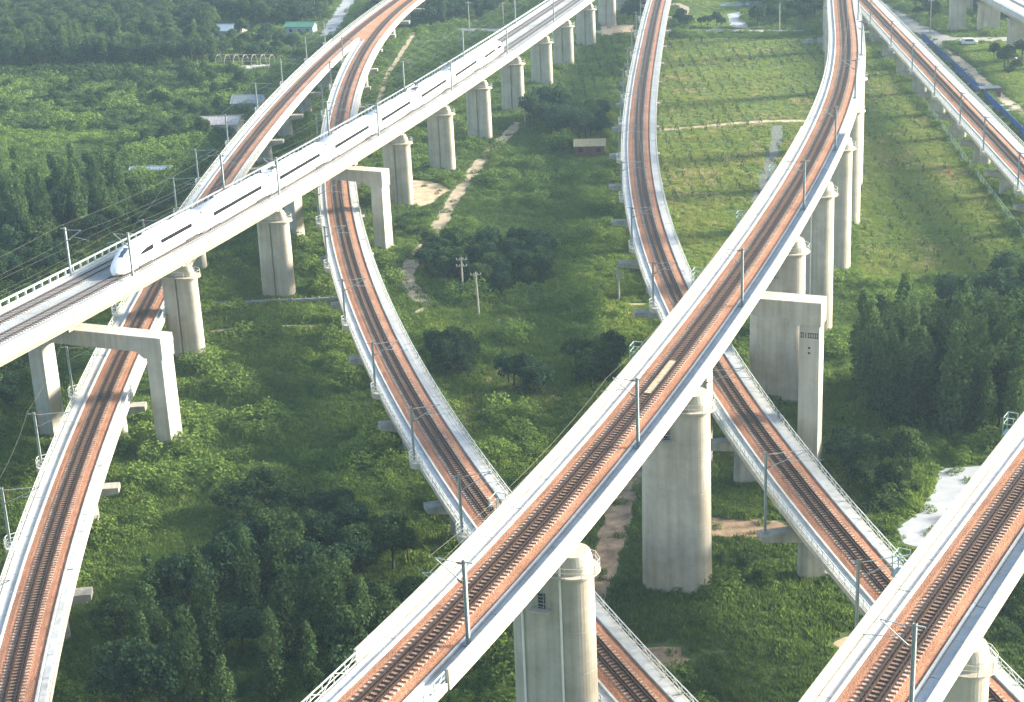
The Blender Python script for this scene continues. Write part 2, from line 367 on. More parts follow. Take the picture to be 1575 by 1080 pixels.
strip('dirt_path', [(-28.8, 584.1), (-32.2, 530.0), (-33.7, 508.4), (-34.1, 466.7), (-34.2, 446.9)], 1.5, 'dirt', .02)
strip('dirt_path', [(65.6, 624.5), (67.5, 609.7), (63.7, 589.7)], 2.5, 'dirt', .02)
patch('sand_heap_ground', [(-21.6, 375.9), (-17.8, 374.0), (-14.1, 370.4), (-12.2, 364.8), (-15.4, 355.8), (-18.5, 350.9), (-20.6, 357.8)], 'sand', .032)
patch('bare_earth', [(24.0, 193.8), (27.1, 192.5), (31.2, 192.3), (33.6, 190.4), (32.4, 187.2), (28.0, 187.5), (23.3, 188.5)], 'reddirt', .028)
patch('bare_earth', [(13.2, 162.2), (16.6, 161.6), (17.4, 158.6), (14.6, 156.8), (12.4, 159.0)], 'reddirt', .012, .6)
patch('bare_earth', [(33.5, 161.5), (36.4, 162.8), (37.4, 160.0), (35.0, 157.8)], 'dirt', .012, .6)
patch('concrete_pad', [(56.2, 205.2), (60.8, 205.6), (64.3, 205.4), (69.2, 203.3), (66.5, 189.0), (57.3, 182.2), (50.1, 182.0), (46.4, 184.0), (46.6, 188.2), (50.6, 192.6), (53.8, 199.4)], 'pad', .03, .2)
patch('bare_earth', [(80.1, 593.9), (85.7, 598.3), (83.0, 564.8), (77.8, 564.8)], 'pad', .012)
patch('bare_earth', [(35.4, 580.5), (46.5, 580.3), (44.9, 561.7), (34.1, 560.7)], 'sand', .034)
patch('concrete_yard', [(131.2, 528.8), (138.5, 526.9), (134.0, 509.2), (128.9, 512.8)], 'road', .036)

# ------------------------------------------------------------------ viaducts
def spans(ys):
    return list(zip(ys[:-1], ys[1:]))
def viaduct(key, name, label, joints, kind='single', wl=3.9, wr=3.9, edges=('rail', 'rail'), solid=None, sleepers=(), tracks=((0.0,),),
            ball='ballast', guard=True, cat='viaduct', group=None, lats=(0.0,), walk=True):
    ln = LN[key]; s_all = [ln.soy(y) for y in joints]
    base = ln.at(s_all[0]); root = thing(name, label, cat, (base[0], base[1], 0), group)
    wlf = wl if callable(wl) else (lambda y: wl); wrf = wr if callable(wr) else (lambda y: wr)
    half = 2.35 if kind == 'single' else 4.45
    for a, b in zip(s_all[:-1], s_all[1:]):
        a2, b2 = a + .04, b - .04
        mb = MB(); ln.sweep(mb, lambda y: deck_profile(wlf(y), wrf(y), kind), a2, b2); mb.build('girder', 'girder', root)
        for sd, wf, ed in ((-1, wlf, edges[0]), (1, wrf, edges[1])):
            mb = MB(); x0 = half + .004
            ln.sweep(mb, [(sd * q, z) for q, z in rect(x0, x0 + .22, DZ + .004, DZ + .56)], a2, b2); mb.build('ballast_wall', 'deck', root)
            if walk:
                ee = np.linspace(a2, b2, 7 if ln.yos(a) < 330 else 2)
                for qa, qb in zip(ee[:-1], ee[1:]):
                    mb = MB(); dz_ = random.uniform(-.012, .012); ln.sweep(mb, lambda y: [(sd * q, z) for q, z in rect(x0 + .26, wf(y) - .28, DZ + .006, DZ + .30 + dz_)], qa + .03, qb - .03); mb.build('walkway_slab', 'deck', root)
            y0, y1 = ln.yos(a), ln.yos(b)
            mb = MB()
            if ed == 'rail':
                fa = MB(); ln.sweep(fa, lambda y: [(sd * q, z) for q, z in rect(wf(y) - .22, wf(y) + .05, DZ - .42, DZ + .22)], a2, b2); fa.build('edge_beam', 'parapet', root)
                lo, hi = a2, b2
                if solid: pass
                railing(ln, mb, 0, lo, hi, DZ + .22) if False else None
                n = max(1, int((hi - lo) / 1.6))
                qs = np.linspace(lo, hi, n + 1); up = np.array((0, 0, 1.0)); P = [ln.at(q, sd * (wf(ln.yos(q)) - .1), DZ + .22) for q in qs]; h = 1.0
                for i, q in enumerate(P):
                    if solid and solid[0] < ln.yos(qs[i]) < solid[1]: continue
                    mb.bar(q, q + up * h, .085)
                    if i:
                        pa = P[i - 1]
                        for z, w in ((h, .085), (h * .52, .05), (h * .12, .05)): mb.bar(pa + up * z, q + up * z, w)
                        mb.bar(pa + up * (h * .12 if i % 2 else h), q + up * (h if i % 2 else h * .12), .045)
                if mb.v: mb.build('railing', 'railing', root)
                if solid:
                    lo2, hi2 = max(lo, ln.soy(solid[0])), min(hi, ln.soy(solid[1]))
                    if hi2 - lo2 > 1:
                        n = max(1, int(round((hi2 - lo2) / 2.0))); e = np.linspace(lo2, hi2, n + 1)
                        for qa, qb in zip(e[:-1], e[1:]):
                            pm = MB(); w = wf(ln.yos(qa))
                            ln.sweep(pm, [(sd * x, z) for x, z in [(w + .055, DZ - .40), (w + .20, DZ - .40), (w + .17, DZ + 1.33), (w - .05, DZ + 1.33), (w - .05, DZ + .23), (w + .055, DZ + .22)]], qa + .008, qb - .008, 4)
                            pm.build('parapet_panel', 'parapet', root)
            elif ed == 'fence':
                fa = MB(); ln.sweep(fa, lambda y: [(sd * q, z) for q, z in rect(wf(y) - .25, wf(y) + .05, DZ - .42, DZ + .30)], a2, b2); fa.build('edge_beam', 'parapet', root)
                concrete_fence(ln, mb, sd * (wf(y0) - .1), a2, b2, DZ + .30); mb.build('concrete_railing', 'railing', root)
            elif ed == 'wall':
                n = max(1, int(round((b2 - a2) / 2.7))); e = np.linspace(a2, b2, n + 1)
                for qa, qb in zip(e[:-1], e[1:]):
                    pm = MB(); w = wf(y0)
                    ln.sweep(pm, [(sd * x, z) for x, z in [(w + .004, DZ - .75), (w + .16, DZ - .75), (w + .10, DZ + .95), (w - .10, DZ + .95), (w - .10, DZ + .01), (w + .004, DZ + .01)]], qa + .006, qb - .006, 4)
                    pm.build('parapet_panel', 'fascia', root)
                    pm = MB(); ln.sweep(pm, [(sd * x, z) for x, z in rect(w - .34, w + .14, DZ + .953, DZ + 1.06)], qa + .006, qb - .006, 4); pm.build('coping', 'deck', root)
    if kind == 'double':
        mb = MB(); lt = [-4.44, -4.4, -3.6, -2.2, -1.2, 0, 1.2, 2.2, 3.6, 4.4, 4.44]; hh = [.004, .40, .48, .5, .5, .46, .5, .5, .48, .40, .004]; rings = []; lv = []
        for q in np.linspace(s_all[0], s_all[-1], int((s_all[-1] - s_all[0]) / 3)):
            rings.append([ln.at(q, a, DZ + h + (0 if i in (0, 10) else random.uniform(-.03, .03))) for i, (a, h) in enumerate(zip(lt, hh))]); lv += [5.0] * 11
        mb.loft(rings); mb.build('ballast', ball, root, attr={'lat': lv})
    for l0 in lats:
        track(ln, root, s_all[0] + .3, s_all[-1] - .3, l0, ball, half, sleepers, guard, bal=(kind != 'double'))
    return root

def regular(y0, y1, step): return list(np.arange(y0, y1 + .1, step))
VR = {}
JT = [131, 163.5, 196, 228, 260.6, 293.6, 326, 355, 384.5, 415.5, 448.6, 482.2, 511.3, 545.5, 581.7, 613, 645, 680]
VR['T'] = viaduct('T', 'railway_viaduct', 'wide double track viaduct with grey ballast carrying the white train', JT, 'double', 5.9, 5.9, ('fence', 'wall'), ball='ballast_grey', guard=False, lats=(-2.45, 2.45))
JN = [72, 104, 138, 175.5, 206.5, 233.2, 263.7, 294.3, 324.8, 355.9, 388, 420, 452, 484, 514, 546, 578, 610, 642]
VR['N'] = viaduct('N', 'railway_viaduct', 'tall single track viaduct with white solid parapets crossing over two lower tracks', JN, 'single', 3.9, 3.9, ('rail', 'rail'), solid=(111.5, 284), sleepers=(LN['N'].soy(125), 300))
JQ = [74, 88.5, 119, 150, 181, 212, 236]
VR['Q'] = viaduct('Q', 'railway_viaduct', 'tall white single track viaduct beside the pale concrete pad', JQ, 'single', 3.9, 3.9, ('rail', 'rail'), solid=(60, 260), sleepers=(LN['Q'].soy(120), 150))
MERGE = 520.0
JL = [100, 141, 169.5, 198.5, 227, 256, 284.5, 313, 341.5, 370, 398.5, 427, 455.5, 484, MERGE]
VR['L'] = viaduct('L', 'railway_viaduct', 'low orange ballast viaduct passing under the train viaduct beside the woodland', JL, wl=4.3, wr=3.7, sleepers=(LN['L'].soy(150), 300))
JM = [100, 137, 164, 190, 217, 244, 271, 298, 325, 352, 379, 406, 433, 460, 487, MERGE]
VR['M'] = viaduct('M', 'railway_viaduct', 'low curved viaduct through the middle portal frame under the train', JM, wl=3.9, wr=3.9, sleepers=(LN['M'].soy(160), 300))
JR = [100, 123, 150, 177, 204, 231, 258, 285, 312, 339, 366, 393, 420, 447, 474, 501, 528, 555, 582, 609]
VR['R'] = viaduct('R', 'railway_viaduct', 'low curved viaduct beside the green crop field, crossed by two tall viaducts', JR, wl=3.9, wr=3.9, sleepers=(LN['R'].soy(160), 300))
JS = regular(204, 690, 27)
VR['S'] = viaduct('S', 'railway_viaduct', 'low straight viaduct running beside the long blue fence', JS, wl=3.9, wr=4.6)
M['timber'] = mat('pale_weathered_timber', (0.50, 0.42, 0.29), 0.9, 0.2, 3.0, 0.2)
qn = LN['N'].soy(165.5)
for i in range(22):
    q = qn + .46 * i
    MB().box(LN['N'].at(q, random.uniform(-.03, .03), -.085 + random.uniform(-.01, .01)), (LN['N'].rgt(q), LN['N'].tan(q), (0, 0, 1)), (.40, .18, .045)).build('crossing_plank', 'timber', VR['N'])
# the shared deck where the two low tracks meet
mid = Line([0, 0], (600, 601), (510, 760), cst(9.0))
mid.x = (np.interp(mid.y, LN['L'].y, LN['L'].x) + np.interp(mid.y, LN['M'].y, LN['M'].x)) / 2
d = np.hypot(np.diff(mid.x), np.diff(mid.y)); mid.s = np.concatenate([[0], np.cumsum(d)]); mid.tx = np.gradient(mid.x, mid.s); mid.ty = np.gradient(mid.y, mid.s)
LN['J'] = mid
def gap(y): return float(np.interp(y, LN['M'].y, LN['M'].x) - np.interp(y, LN['L'].y, LN['L'].x)) / 2
rootJ = thing('railway_viaduct', 'forked viaduct deck beyond the village road where two low tracks merge', 'viaduct', tuple(mid.at(mid.soy(MERGE))[:2]) + (0,))
JJ = [MERGE, 547, 574, 601, 628, 655]
for a, b in zip(JJ[:-1], JJ[1:]):
    a2, b2 = mid.soy(a) + .04, mid.soy(b) - .04
    def pf(y):
        w = max(gap(y), 2.2) + 4.1
        return [(-w, DZ), (w, DZ), (w, DZ - .3), (3.2, DZ - .6), (2.8, DZ - 2.2), (-2.8, DZ - 2.2), (-3.2, DZ - .6), (-w, DZ - .3)]
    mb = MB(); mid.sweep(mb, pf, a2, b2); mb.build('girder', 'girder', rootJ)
    for sd in (-1, 1):
        mb = MB(); mid.sweep(mb, lambda y: [(sd * q, z) for q, z in rect(max(gap(y), 2.2) + 2.4, max(gap(y), 2.2) + 4.15, DZ + .006, DZ + .3)], a2, b2); mb.build('walkway', 'deck', rootJ)
        mb = MB(); qs = np.linspace(a2, b2, int((b2 - a2) / 1.8)); up = np.array((0, 0, 1.))
        P = [mid.at(q, sd * (max(gap(mid.yos(q)), 2.2) + 4.0), DZ + .3) for q in qs]
        for i, q in enumerate(P):
            mb.bar(q, q + up, .085)
            if i:
                for z in (1., .5): mb.bar(P[i - 1] + up * z, q + up * z, .07)
        mb.build('railing', 'railing', rootJ)
mb = MB(); rings = []; lv = []
for q in np.linspace(mid.soy(MERGE) + .05, mid.soy(655) - .05, 60):
    w = max(gap(mid.yos(q)), 2.2); o_ = [-w - 2.35, -w - 2.3, -w - .6, -w + .6, -.1, .1, w - .6, w + .6, w + 2.3, w + 2.35]
    rings.append([mid.at(q, a, DZ + h) for a, h in zip(o_, [.004, .36, .5, .5, .47, .47, .5, .5, .36, .004])]); lv += [3, 3, .6, .6, 3, 3, .6, .6, 3, 3]
mb.loft(rings); mb.build('ballast', 'ballast', rootJ, attr={'lat': lv})
for k in 'LM':
    track(LN[k], rootJ, LN[k].soy(MERGE) + .3, LN[k].soy(650), 0.0, bal=False)

# far road viaduct with wall piers
def far_viaduct():
    ln = LN['U']; js = [440, 473, 505, 539, 572, 605, 640]
    root = thing('railway_viaduct', 'distant grey viaduct on broad wall piers beyond the village road', 'viaduct', (*ln.at(ln.soy(440))[:2], 0))
    for a, b in zip(js[:-1], js[1:]):
        a2, b2 = ln.soy(a) + .04, ln.soy(b) - .04
        mb = MB(); ln.sweep(mb, [(q, z - 1.4) for q, z in deck_profile(6, 6, 'double')], a2, b2); mb.build('girder', 'pier', root)
        for sd in (-1, 1):
            mb = MB(); ln.sweep(mb, [(sd * q, z) for q, z in rect(5.8, 6.1, -2.6, -1.0)], a2, b2); mb.build('parapet', 'deck', root)
            mb = MB(); ln.sweep(mb, [(sd * q, z) for q, z in rect(1.0, 4.0, -2.14, -1.8)], a2, b2); mb.build('track_slab', 'pad', root)
    for i, y in enumerate((473, 505, 539, 572)):
        q = ln.soy(y); c = ln.at(q)
        pr = thing('bridge_pier', 'broad grey wall pier under the distant viaduct, %s from its visible end' % ORD[i], 'bridge pier', (c[0], c[1], 0), 'wall piers of the distant viaduct')
        a = (ln.rgt(q), ln.tan(q), (0, 0, 1))
        MB().box((c[0], c[1], 4.2), a, (3.3, 1.3, 4.2)).build('shaft', 'pier', pr)
        MB().box((c[0], c[1], 8.75), a, (3.7, 1.6, .35)).build('cap', 'pier', pr)
        for sd in (-1, 1): MB().box(np.array((c[0], c[1], 9.2)) + a[0] * sd * 2.0, a, (.5, .5, .1)).build('bearing', 'lowpier', pr)
    q = ln.soy(541); c = ln.at(q, -9.5)
    pr = thing('bridge_pier', 'slender grey pier standing beside the broad wall piers near the village road', 'bridge pier', (c[0], c[1], 0))
    a = (ln.rgt(q), ln.tan(q), (0, 0, 1))
    MB().box((c[0], c[1], 5.4), a, (2.4, 1.2, 5.4)).build('shaft', 'pier', pr)
    MB().box((c[0], c[1], 11.1), a, (2.7, 1.5, .3)).build('cap', 'pier', pr)
far_viaduct()

# ------------------------------------------------------------------ piers
def stadium(a, r, notch=0.0, n=19):
    """long axis x: flat half length a, end radius r, optional notch in the middle of the flat sides"""
    P = []
    for k in np.linspace(-90, 90, n): P.append((a + r * math.cos(R(k)), r * math.sin(R(k))))
    if notch: P += [(.17, r), (.15, r - notch), (-.15, r - notch), (-.17, r)]
    for k in np.linspace(90, 270, n): P.append((-a + r * math.cos(R(k)), r * math.sin(R(k))))
    if notch: P += [(-.17, -r), (-.15, -r + notch), (.15, -r + notch), (.17, -r)]
    return P
def ring3(c, ax, P, z, k=1.0): return [np.array((c[0], c[1], 0)) + ax[0] * x * k + ax[1] * y * k + np.array((0, 0, z)) for x, y in P]

def round_pier(ln, y, ztop, a, r, label, group, notch=0.0, taper=0.012, pipe=False, niche=False, lat=0.0, cap_h=2.0, ped=.9, cap_in=.05):
    q = ln.soy(y); c = ln.at(q, lat); ax = (ln.rgt(q), ln.tan(q))
    root = thing('bridge_pier', label, 'bridge pier', (c[0], c[1], 0), group)
    zr = ztop - ped - cap_h                                  # level of the platform ring
    mb = MB(); P = stadium(a, r, notch); rings = [ring3(c, ax, P, -.3, 1 + taper * zr / r * .35)]
    z = 0; lift = 4.3; zs = []
    while z + lift < zr - 1.5: z += lift; zs.append(z)
    kz = lambda z: 1 + taper * (zr - z) / r * .35
    for z in zs:
        for dz, kk in ((-.05, 0), (-.02, .012), (.02, .012), (.05, 0)): rings.append(ring3(c, ax, P, z + dz, kz(z) - kk))
    rings.append(ring3(c, ax, P, zr, 1.0)); mb.loft(rings); mb.build('shaft', 'pier', root)
    Pc = stadium(a, r - cap_in); mb = MB(); mb.loft([ring3(c, ax, Pc, zr + .002, 1.0), ring3(c, ax, Pc, zr + cap_h * .55, 1.0), ring3(c, ax, stadium(a - cap_in * .5, r - cap_in - .2), zr + cap_h, 1.0)])
    cap_o = mb.build('cap', 'beam', root)
    Pr = stadium(a + .1, r + .55); mb = MB(); mb.loft([ring3(c, ax, Pr, zr + .08), ring3(c, ax, Pr, zr + .26)]); pl = mb.build('platform_ring', 'parapet', root)
    mb = MB(); Pp = ring3(c, ax, stadium(a + .1, r + .5, n=6), zr + .26); up = np.array((0, 0, 1.))
    for i, p_ in enumerate(Pp):
        p2 = Pp[(i + 1) % len(Pp)]; mb.bar(p_, p_ + up * .95, .05)
        for zz in (.95, .5): mb.bar(p_ + up * zz, p2 + up * zz, .035)
    mb.build('platform_railing', 'railing', pl)
    for sd in (-1, 1):
        for fb in (-1, 1):
            MB().box(np.array((c[0], c[1], zr + cap_h + ped / 2)) + ax[0] * sd * 1.15 + ax[1] * fb * .55 * r, (*ax, (0, 0, 1)), (.42, .36, ped / 2 - .002)).build('bearing', 'girder', cap_o)
    if pipe:
        for xx in pipe:
            p0 = np.array((c[0], c[1], 0)) + ax[0] * xx - ax[1] * (r * 1.02 + .16)
            MB().tube([p0 + up * .1, p0 + up * (zr + cap_h + .6)], .11, 8).build('drain_pipe', 'pipe', root)
    if niche:
        f = -ax[1]; p0 = np.array((c[0], c[1], zr - 3.3)) + f * (r + .06) + ax[0] * niche
        A = (ax[0], ax[1], (0, 0, 1))
        MB().box(p0 + up * .75, A, (.32, .10, .75)).build('inspection_opening', 'dark', root)
        ipo = MB().box(p0 + f * .42 - up * .06, A, (.95, .45, .06)).build('inspection_platform', 'pier', root)
        mb = MB()
        for s_ in (-1, 1):
            mb.bar(p0 + f * .2 + ax[0] * s_ * .28, p0 + f * .2 + ax[0] * s_ * .28 + up * 3.2, .05)
            for t_ in (0, 1): mb.bar(p0 + f * (.1 + .72 * t_) + ax[0] * s_ * .88, p0 + f * (.1 + .72 * t_) + ax[0] * s_ * .88 + up * .9, .05)
        mb.bar(p0 + f * .82 - ax[0] * .88 + up * .9, p0 + f * .82 + ax[0] * .88 + up * .9, .05)
        for z in np.arange(.2, 3.2, .35): mb.bar(p0 + f * .2 - ax[0] * .28 + up * z, p0 + f * .2 + ax[0] * .28 + up * z, .04)
        mb.build('ladder', 'steel', ipo)
    return root

gT = 'round-ended piers of the train viaduct'
for y, lb in ((196, 'grooved round-ended pier of the train viaduct at the woodland edge'), (260.6, 'grooved round-ended pier between the two train viaduct portals, nearer the train nose'),
              (293.6, 'grooved round-ended pier between the two train viaduct portals, nearer the dirt path')):
    round_pier(LN['T'], y, LN['T'].zf(y) + DZ - 3.0, 1.75, 1.3, lb, gT, notch=.32, cap_in=.42)
for i, y in enumerate((355, 384.5, 415.5, 448.6, 482.2, 511.3, 545.5, 581.7, 613, 645)):
    round_pier(LN['T'], y, LN['T'].zf(y) + DZ - 3.0, 1.75, 1.3, 'grooved round-ended train viaduct pier, %s beyond the middle portal frame' % ORD[i], gT, notch=.32, cap_in=.42)
gN = 'tall round-ended piers of the white parapet viaduct'
zN = 28.5 + DZ - 2.2
for y, lb, kw in ((138, 'tall stained pier with two white drain pipes and an inspection ladder', dict(pipe=(-2.3, 1.5), niche=-.4)),
                  (175.5, 'tall smooth pier with an inspection opening beside the reddish dirt track', dict(niche=-.6)),
                  (233.2, 'tall pier with an inspection opening just behind the portal beam with numbers', dict(niche=-.6)),
                  (263.7, 'tall pier with one white drain pipe behind the numbered portal column', dict(pipe=(.6,), niche=-1.0)),
                  (294.3, 'tall drain pipe pier at the crop field edge, third beyond the numbered portal', dict(pipe=(.4,))),
                  (324.8, 'tall white parapet viaduct pier, fourth beyond the numbered portal', {}),
                  (355.9, 'tall white parapet viaduct pier, fifth beyond the numbered portal', {}),
                  (388, 'tall white parapet viaduct pier, sixth beyond the numbered portal', {}),
                  (452, 'tall far white parapet viaduct pier well before the farm road', {}),
                  (514, 'tall far pier of the white parapet viaduct just before the farm road', {}),
                  (546, 'tall far pier of the white parapet viaduct standing at the farm road', {})):
    round_pier(LN['N'], y, zN, 2.05, 1.85, lb, gN, **kw)
round_pier(LN['Q'], 119, zN, 2.05, 1.85, 'tall pier carrying the viaduct beside the concrete pad, with a bulky cap', gN)

def low_pier(ln, y, label, group, reach=(4.6, 4.6), zt=None, far=False):
    q = ln.soy(y); c = ln.at(q); ax = (ln.rgt(q), ln.tan(q), np.array((0, 0, 1.)))
    root = thing('bridge_pier', label, 'bridge pier', (c[0], c[1], 0), group)
    zt = c[2] + DZ - 2.2 - .35; mb = MB(); P = stadium(.9, .95)
    mb.loft([ring3(c, ax, P, -.3, 1.05), ring3(c, ax, P, zt - 1.3, 1.0)]); mb.build('column', 'lowpier', root)
    mb = MB(); l, r_ = reach
    pr = [(-l, zt), (-l, zt - .75), (-1.9, zt - 1.3), (1.9, zt - 1.3), (r_, zt - .75), (r_, zt)]
    rings = [[np.array((c[0], c[1], 0)) + ax[0] * x + ax[2] * z + ax[1] * yy for x, z in pr] for yy in (-.95, .95)]
    mb.loft(rings); cb_o = mb.build('cap_beam', 'lowpier', root)
    for sd in (-1, 1): MB().box(np.array((c[0], c[1], zt + .175)) + ax[0] * sd * 1.2, ax, (.4, .6, .172)).build('bearing', 'beam', cb_o)
for k, js, nm in (('L', JL[1:-1], 'low orange viaduct beside the woodland'), ('M', JM[1:-1], 'low curved viaduct of the middle portal frame'),
                  ('R', JR[1:-1], 'low curved viaduct beside the crop field'), ('S', JS[1:-2], 'low viaduct beside the blue fence')):
    for i, y in enumerate(js):
        low_pier(LN[k], y, '%s short hammerhead pier along the %s' % (ORD[i], nm), 'short piers of the ' + nm,
                 reach=(4.9, 4.9) if k != 'R' else (6.6, 4.6))
for i, y in enumerate((MERGE, 547, 574, 601, 628)):
    low_pier(mid, y, 'short hammerhead pier under the forked deck, %s from the fork' % ORD[i], 'short piers of the forked deck', reach=(7, 7))

def portal(pr, pl, ztop, bw, bd, cw, cd, label, zc0=0.0, over=1.0, mark=False):
    """portal frame: right and left column feet, beam top level, beam half width / depth, column half sizes"""
    pr = np.array((*pr, 0.)); pl = np.array((*pl, 0.)); u = pr - pl; ln_ = np.linalg.norm(u); u /= ln_; v = np.array((-u[1], u[0], 0)); up = np.array((0, 0, 1.))
    c = (pr + pl) / 2; root = thing('portal_frame', label, 'portal frame', tuple(c)); L2 = ln_ / 2 + cw + over * .2
    mb = MB(); prof = [(-L2, ztop), (-L2, ztop - bd - .9), (-L2 + 2 * cw + .6, ztop - bd - .9), (-L2 + 2 * cw + 1.8, ztop - bd), (L2 - 2 * cw - 1.8, ztop - bd), (L2 - 2 * cw - .6, ztop - bd - .9), (L2, ztop - bd - .9), (L2, ztop)]
    mb.loft([[c + u * x + up * z + v * s_ * bw for x, z in prof] for s_ in (-1, 1)]); mb.build('beam', 'beam', root)
    for p_ in (pr, pl):
        col = MB()
        col.loft([[p_ + u * x * k + v * y * k + up * z for x, y in ((-cw, -cd), (cw, -cd), (cw, cd), (-cw, cd))] for z, k in ((-.3, 1.03), (ztop - bd - .902, 1.0))])
        col.build('column', 'beam', root)
    return root, u, v
def pedestals(root, ln, y, z, lats, h):
    q = ln.soy(y)
    for a in lats:
        p_ = ln.at(q, a); MB().box((p_[0], p_[1], z + h / 2), (ln.rgt(q), ln.tan(q), (0, 0, 1)), (.5, .75, h / 2 - .002)).build('bearing', 'girder', root)
zT = lambda y: LN['T'].zf(y) + DZ - 3.0
ra, _, _ = portal((-49.5, 223.9), (-68.2, 231.6), zT(228) - .5, 1.5, 2.3, 1.25, 1.45, 'concrete portal frame straddling the low orange viaduct in front of the train nose')
pedestals(ra, LN['T'], 228, zT(228) - .5, (-2.2, 2.2), .5)
rb, _, _ = portal((-24.3, 320.6), (-42.6, 329.4), zT(326) - .5, 1.5, 2.3, 1.25, 1.45, 'concrete portal frame under the train straddling the low curved viaduct by the dirt path')
pedestals(rb, LN['T'], 326, zT(326) - .5, (-2.2, 2.2), .5)
rc, un, vn = portal((38.6, 204.6), (24.9, 210.3), zN - .7, 1.6, 2.3, 1.3, 1.35, 'tall portal frame with stencilled number and dots on its column')
pedestals(rc, LN['N'], 207.2, zN - .7, (-1.2, 1.2), .7)
# stencilled marks near the head of that column
mk = MB(); fz = zN - .7 - 3.2; pc = np.array((38.6, 204.6, 0)) - vn * (1.35 + .012)
for i in range(5):
    for (a, b, w, h) in ((-.12, 0, .05, .34), (.12, 0, .05, .34), (0, .3, .24, .05), (0, -.3, .24, .05)) if i != 1 else ((0, 0, .06, .34),):
        mk.box(pc + un * (-.92 + .46 * i + a) + np.array((0, 0, fz - 1.3 + b)), (un, vn, (0, 0, 1)), (w, .006, h))
for dz in (-3.0, -3.7):
    mk.box(pc + np.array((0, 0, fz + dz)), (un, vn, (0, 0, 1)), (.14, .006, .14))
mk.build('stencil_marks', 'under', rc)

# ------------------------------------------------------------------ train
TL = LN['T']; TRACK = 2.45
def car_section(w, h, z0, n=10):
    """half section from the sill to the roof centre, mirrored: flat flanks, tumblehome, rounded roof"""
    pts = [(.86 * w, z0), (.97 * w, z0 + .35), (1.0 * w, z0 + (h - z0) * .35), (.985 * w, z0 + (h - z0) * .62)]
    for k in np.linspace(8, 90, n):
        pts.append((.985 * w * math.cos(R(k)) ** .62, z0 + (h - z0) * (.62 + .38 * math.sin(R(k)) ** .9)))
    pts[-1] = (0.0, h)
    return pts + [(-x, z) for x, z in reversed(pts[:-1])]
def body(length, nose):
    """x lateral, y along (nose towards -y), rail level z = 0"""
    st = [(length / 2, 1, 1, 1)]
    if nose:
        L0 = -length / 2; st += [(L0 + 8.0, 1, 1, 1)]
        for y, w, h, lift in ((6.4, .995, .985, 1), (5.0, .975, .93, 1), (4.0, .94, .855, 1), (3.0, .885, .745, 1), (2.1, .80, .625, 1), (1.3, .69, .52, 1), (.7, .55, .42, 1), (.25, .36, .32, 1.1), (0.02, .16, .24, 1.25)):
            st.append((L0 + y, w, h, lift))
    else: st += [(-length / 2, 1, 1, 1)]
    rings = []
    for y, w, h, l in st:
        hh = 3.85 * h; rings.append([(x, y, z) for x, z in car_section(1.68 * w, hh, min(.28 * l + (0.12 if h < .5 else 0), hh - .3))])
    mb = MB(); mb.loft(rings); return mb
def flank(x, z): return 1.68 * (.985 + .015 * max(0, min(1, (2.4 - z) / 1.0)))
def car_parts(root, length, nose, panto):
    h = length / 2; ynose = -h + (8.6 if nose else 0)
    y0, y1 = (-h + 4.7 if nose else -h + 3.4), h - 3.4
    for sd in (-1, 1):
        x = sd * 1.675
        wb = MB()
        if nose:
            f = -h + 4.9; P = [(f, 2.16), (f + 1.2, 2.12), (f + 4.1, 2.10), (f + 4.1, 2.84), (f + 2.4, 2.80), (f + 1.1, 2.56)]
            for (yy, zz) in P: pass
            xo = lambda yy: sd * (1.62 + .055 * min(1, (yy - f) / 2.0))
            rg = [[(xo(a) + d * sd, a, b) for a, b in P] for d in (0.0, .045)]; wb.loft(rg if sd > 0 else rg[::-1])
            local(wb.build('window_band', 'glass'), root); wb = MB(); a0 = -h + 11.4
        else: a0 = y0
        wb.box((x, (a0 + y1) / 2, 2.44), np.eye(3), (.025, (y1 - a0) / 2, .31)); local(wb.build('window_band', 'glass'), root)
        for yd in ((-h + 10.1,) if nose else (-h + 1.3,)) + (h - 1.3,):
            local(MB().box((x - sd * .004, yd, 1.75), np.eye(3), (.02, .45, 1.02)).build('door', 'trainwhite'), root)
            local(MB().box((x + sd * .004, yd, 2.36), np.eye(3), (.02, .17, .36)).build('door_window', 'doorglass'), root)
    for yb in (-h + (6.5 if nose else 3.6), h - 3.6):
        b = MB().box((0, yb, .42), np.eye(3), (1.25, 1.7, .22))
        for yy in (-1.25, 1.25): b.box((0, yb + yy, .45), np.eye(3), (.80, .44, .44))
        for sd in (-1, 1): b.box((sd * 1.60, yb, .42), np.eye(3), (.09, 1.75, .16))
        local(b.build('bogie', 'under'), root)
    local(MB().box((0, h + .2, 2.0), np.eye(3), (1.38, .32, 1.5)).build('gangway', 'under'), root)
    local(MB().box((0, (h * .15 if nose else 0), 3.86), np.eye(3), (.95, h * .30, .07)).build('roof_unit', 'trainwhite'), root)
    local(MB().box((0, h * .66, 3.86), np.eye(3), (.7, 1.6, .06)).build('roof_unit', 'trainwhite'), root)
    if panto:
        p = MB(); yb = -h * .62
        for sx in (-.5, .5):
            p.tube([(sx, yb - .7, 3.95), (sx * .6, yb + 1.0, 4.7), (sx * .8, yb - .4, 5.25)], .05, 5)
        p.bar((-.95, yb - .4, 5.27), (.95, yb - .4, 5.27), .1); p.box((0, yb, 3.93), np.eye(3), (.8, 1.1, .06))
        local(p.build('pantograph', 'under'), root)
        for sd in (-1, 1): local(MB().box((sd * 1.05, yb, 4.0), np.eye(3), (.04, 2.6, .22)).build('pantograph_shield', 'trainwhite'), root)
s_nose, s_tail = TL.soy(239.3), TL.soy(429.5); pitch = (s_tail - s_nose) / 8
p0 = TL.at(s_nose, TRACK)
train = thing('high_speed_train', 'white eight car high speed train with dark window bands on the grey ballast viaduct', 'train', tuple(p0))
proto = {}
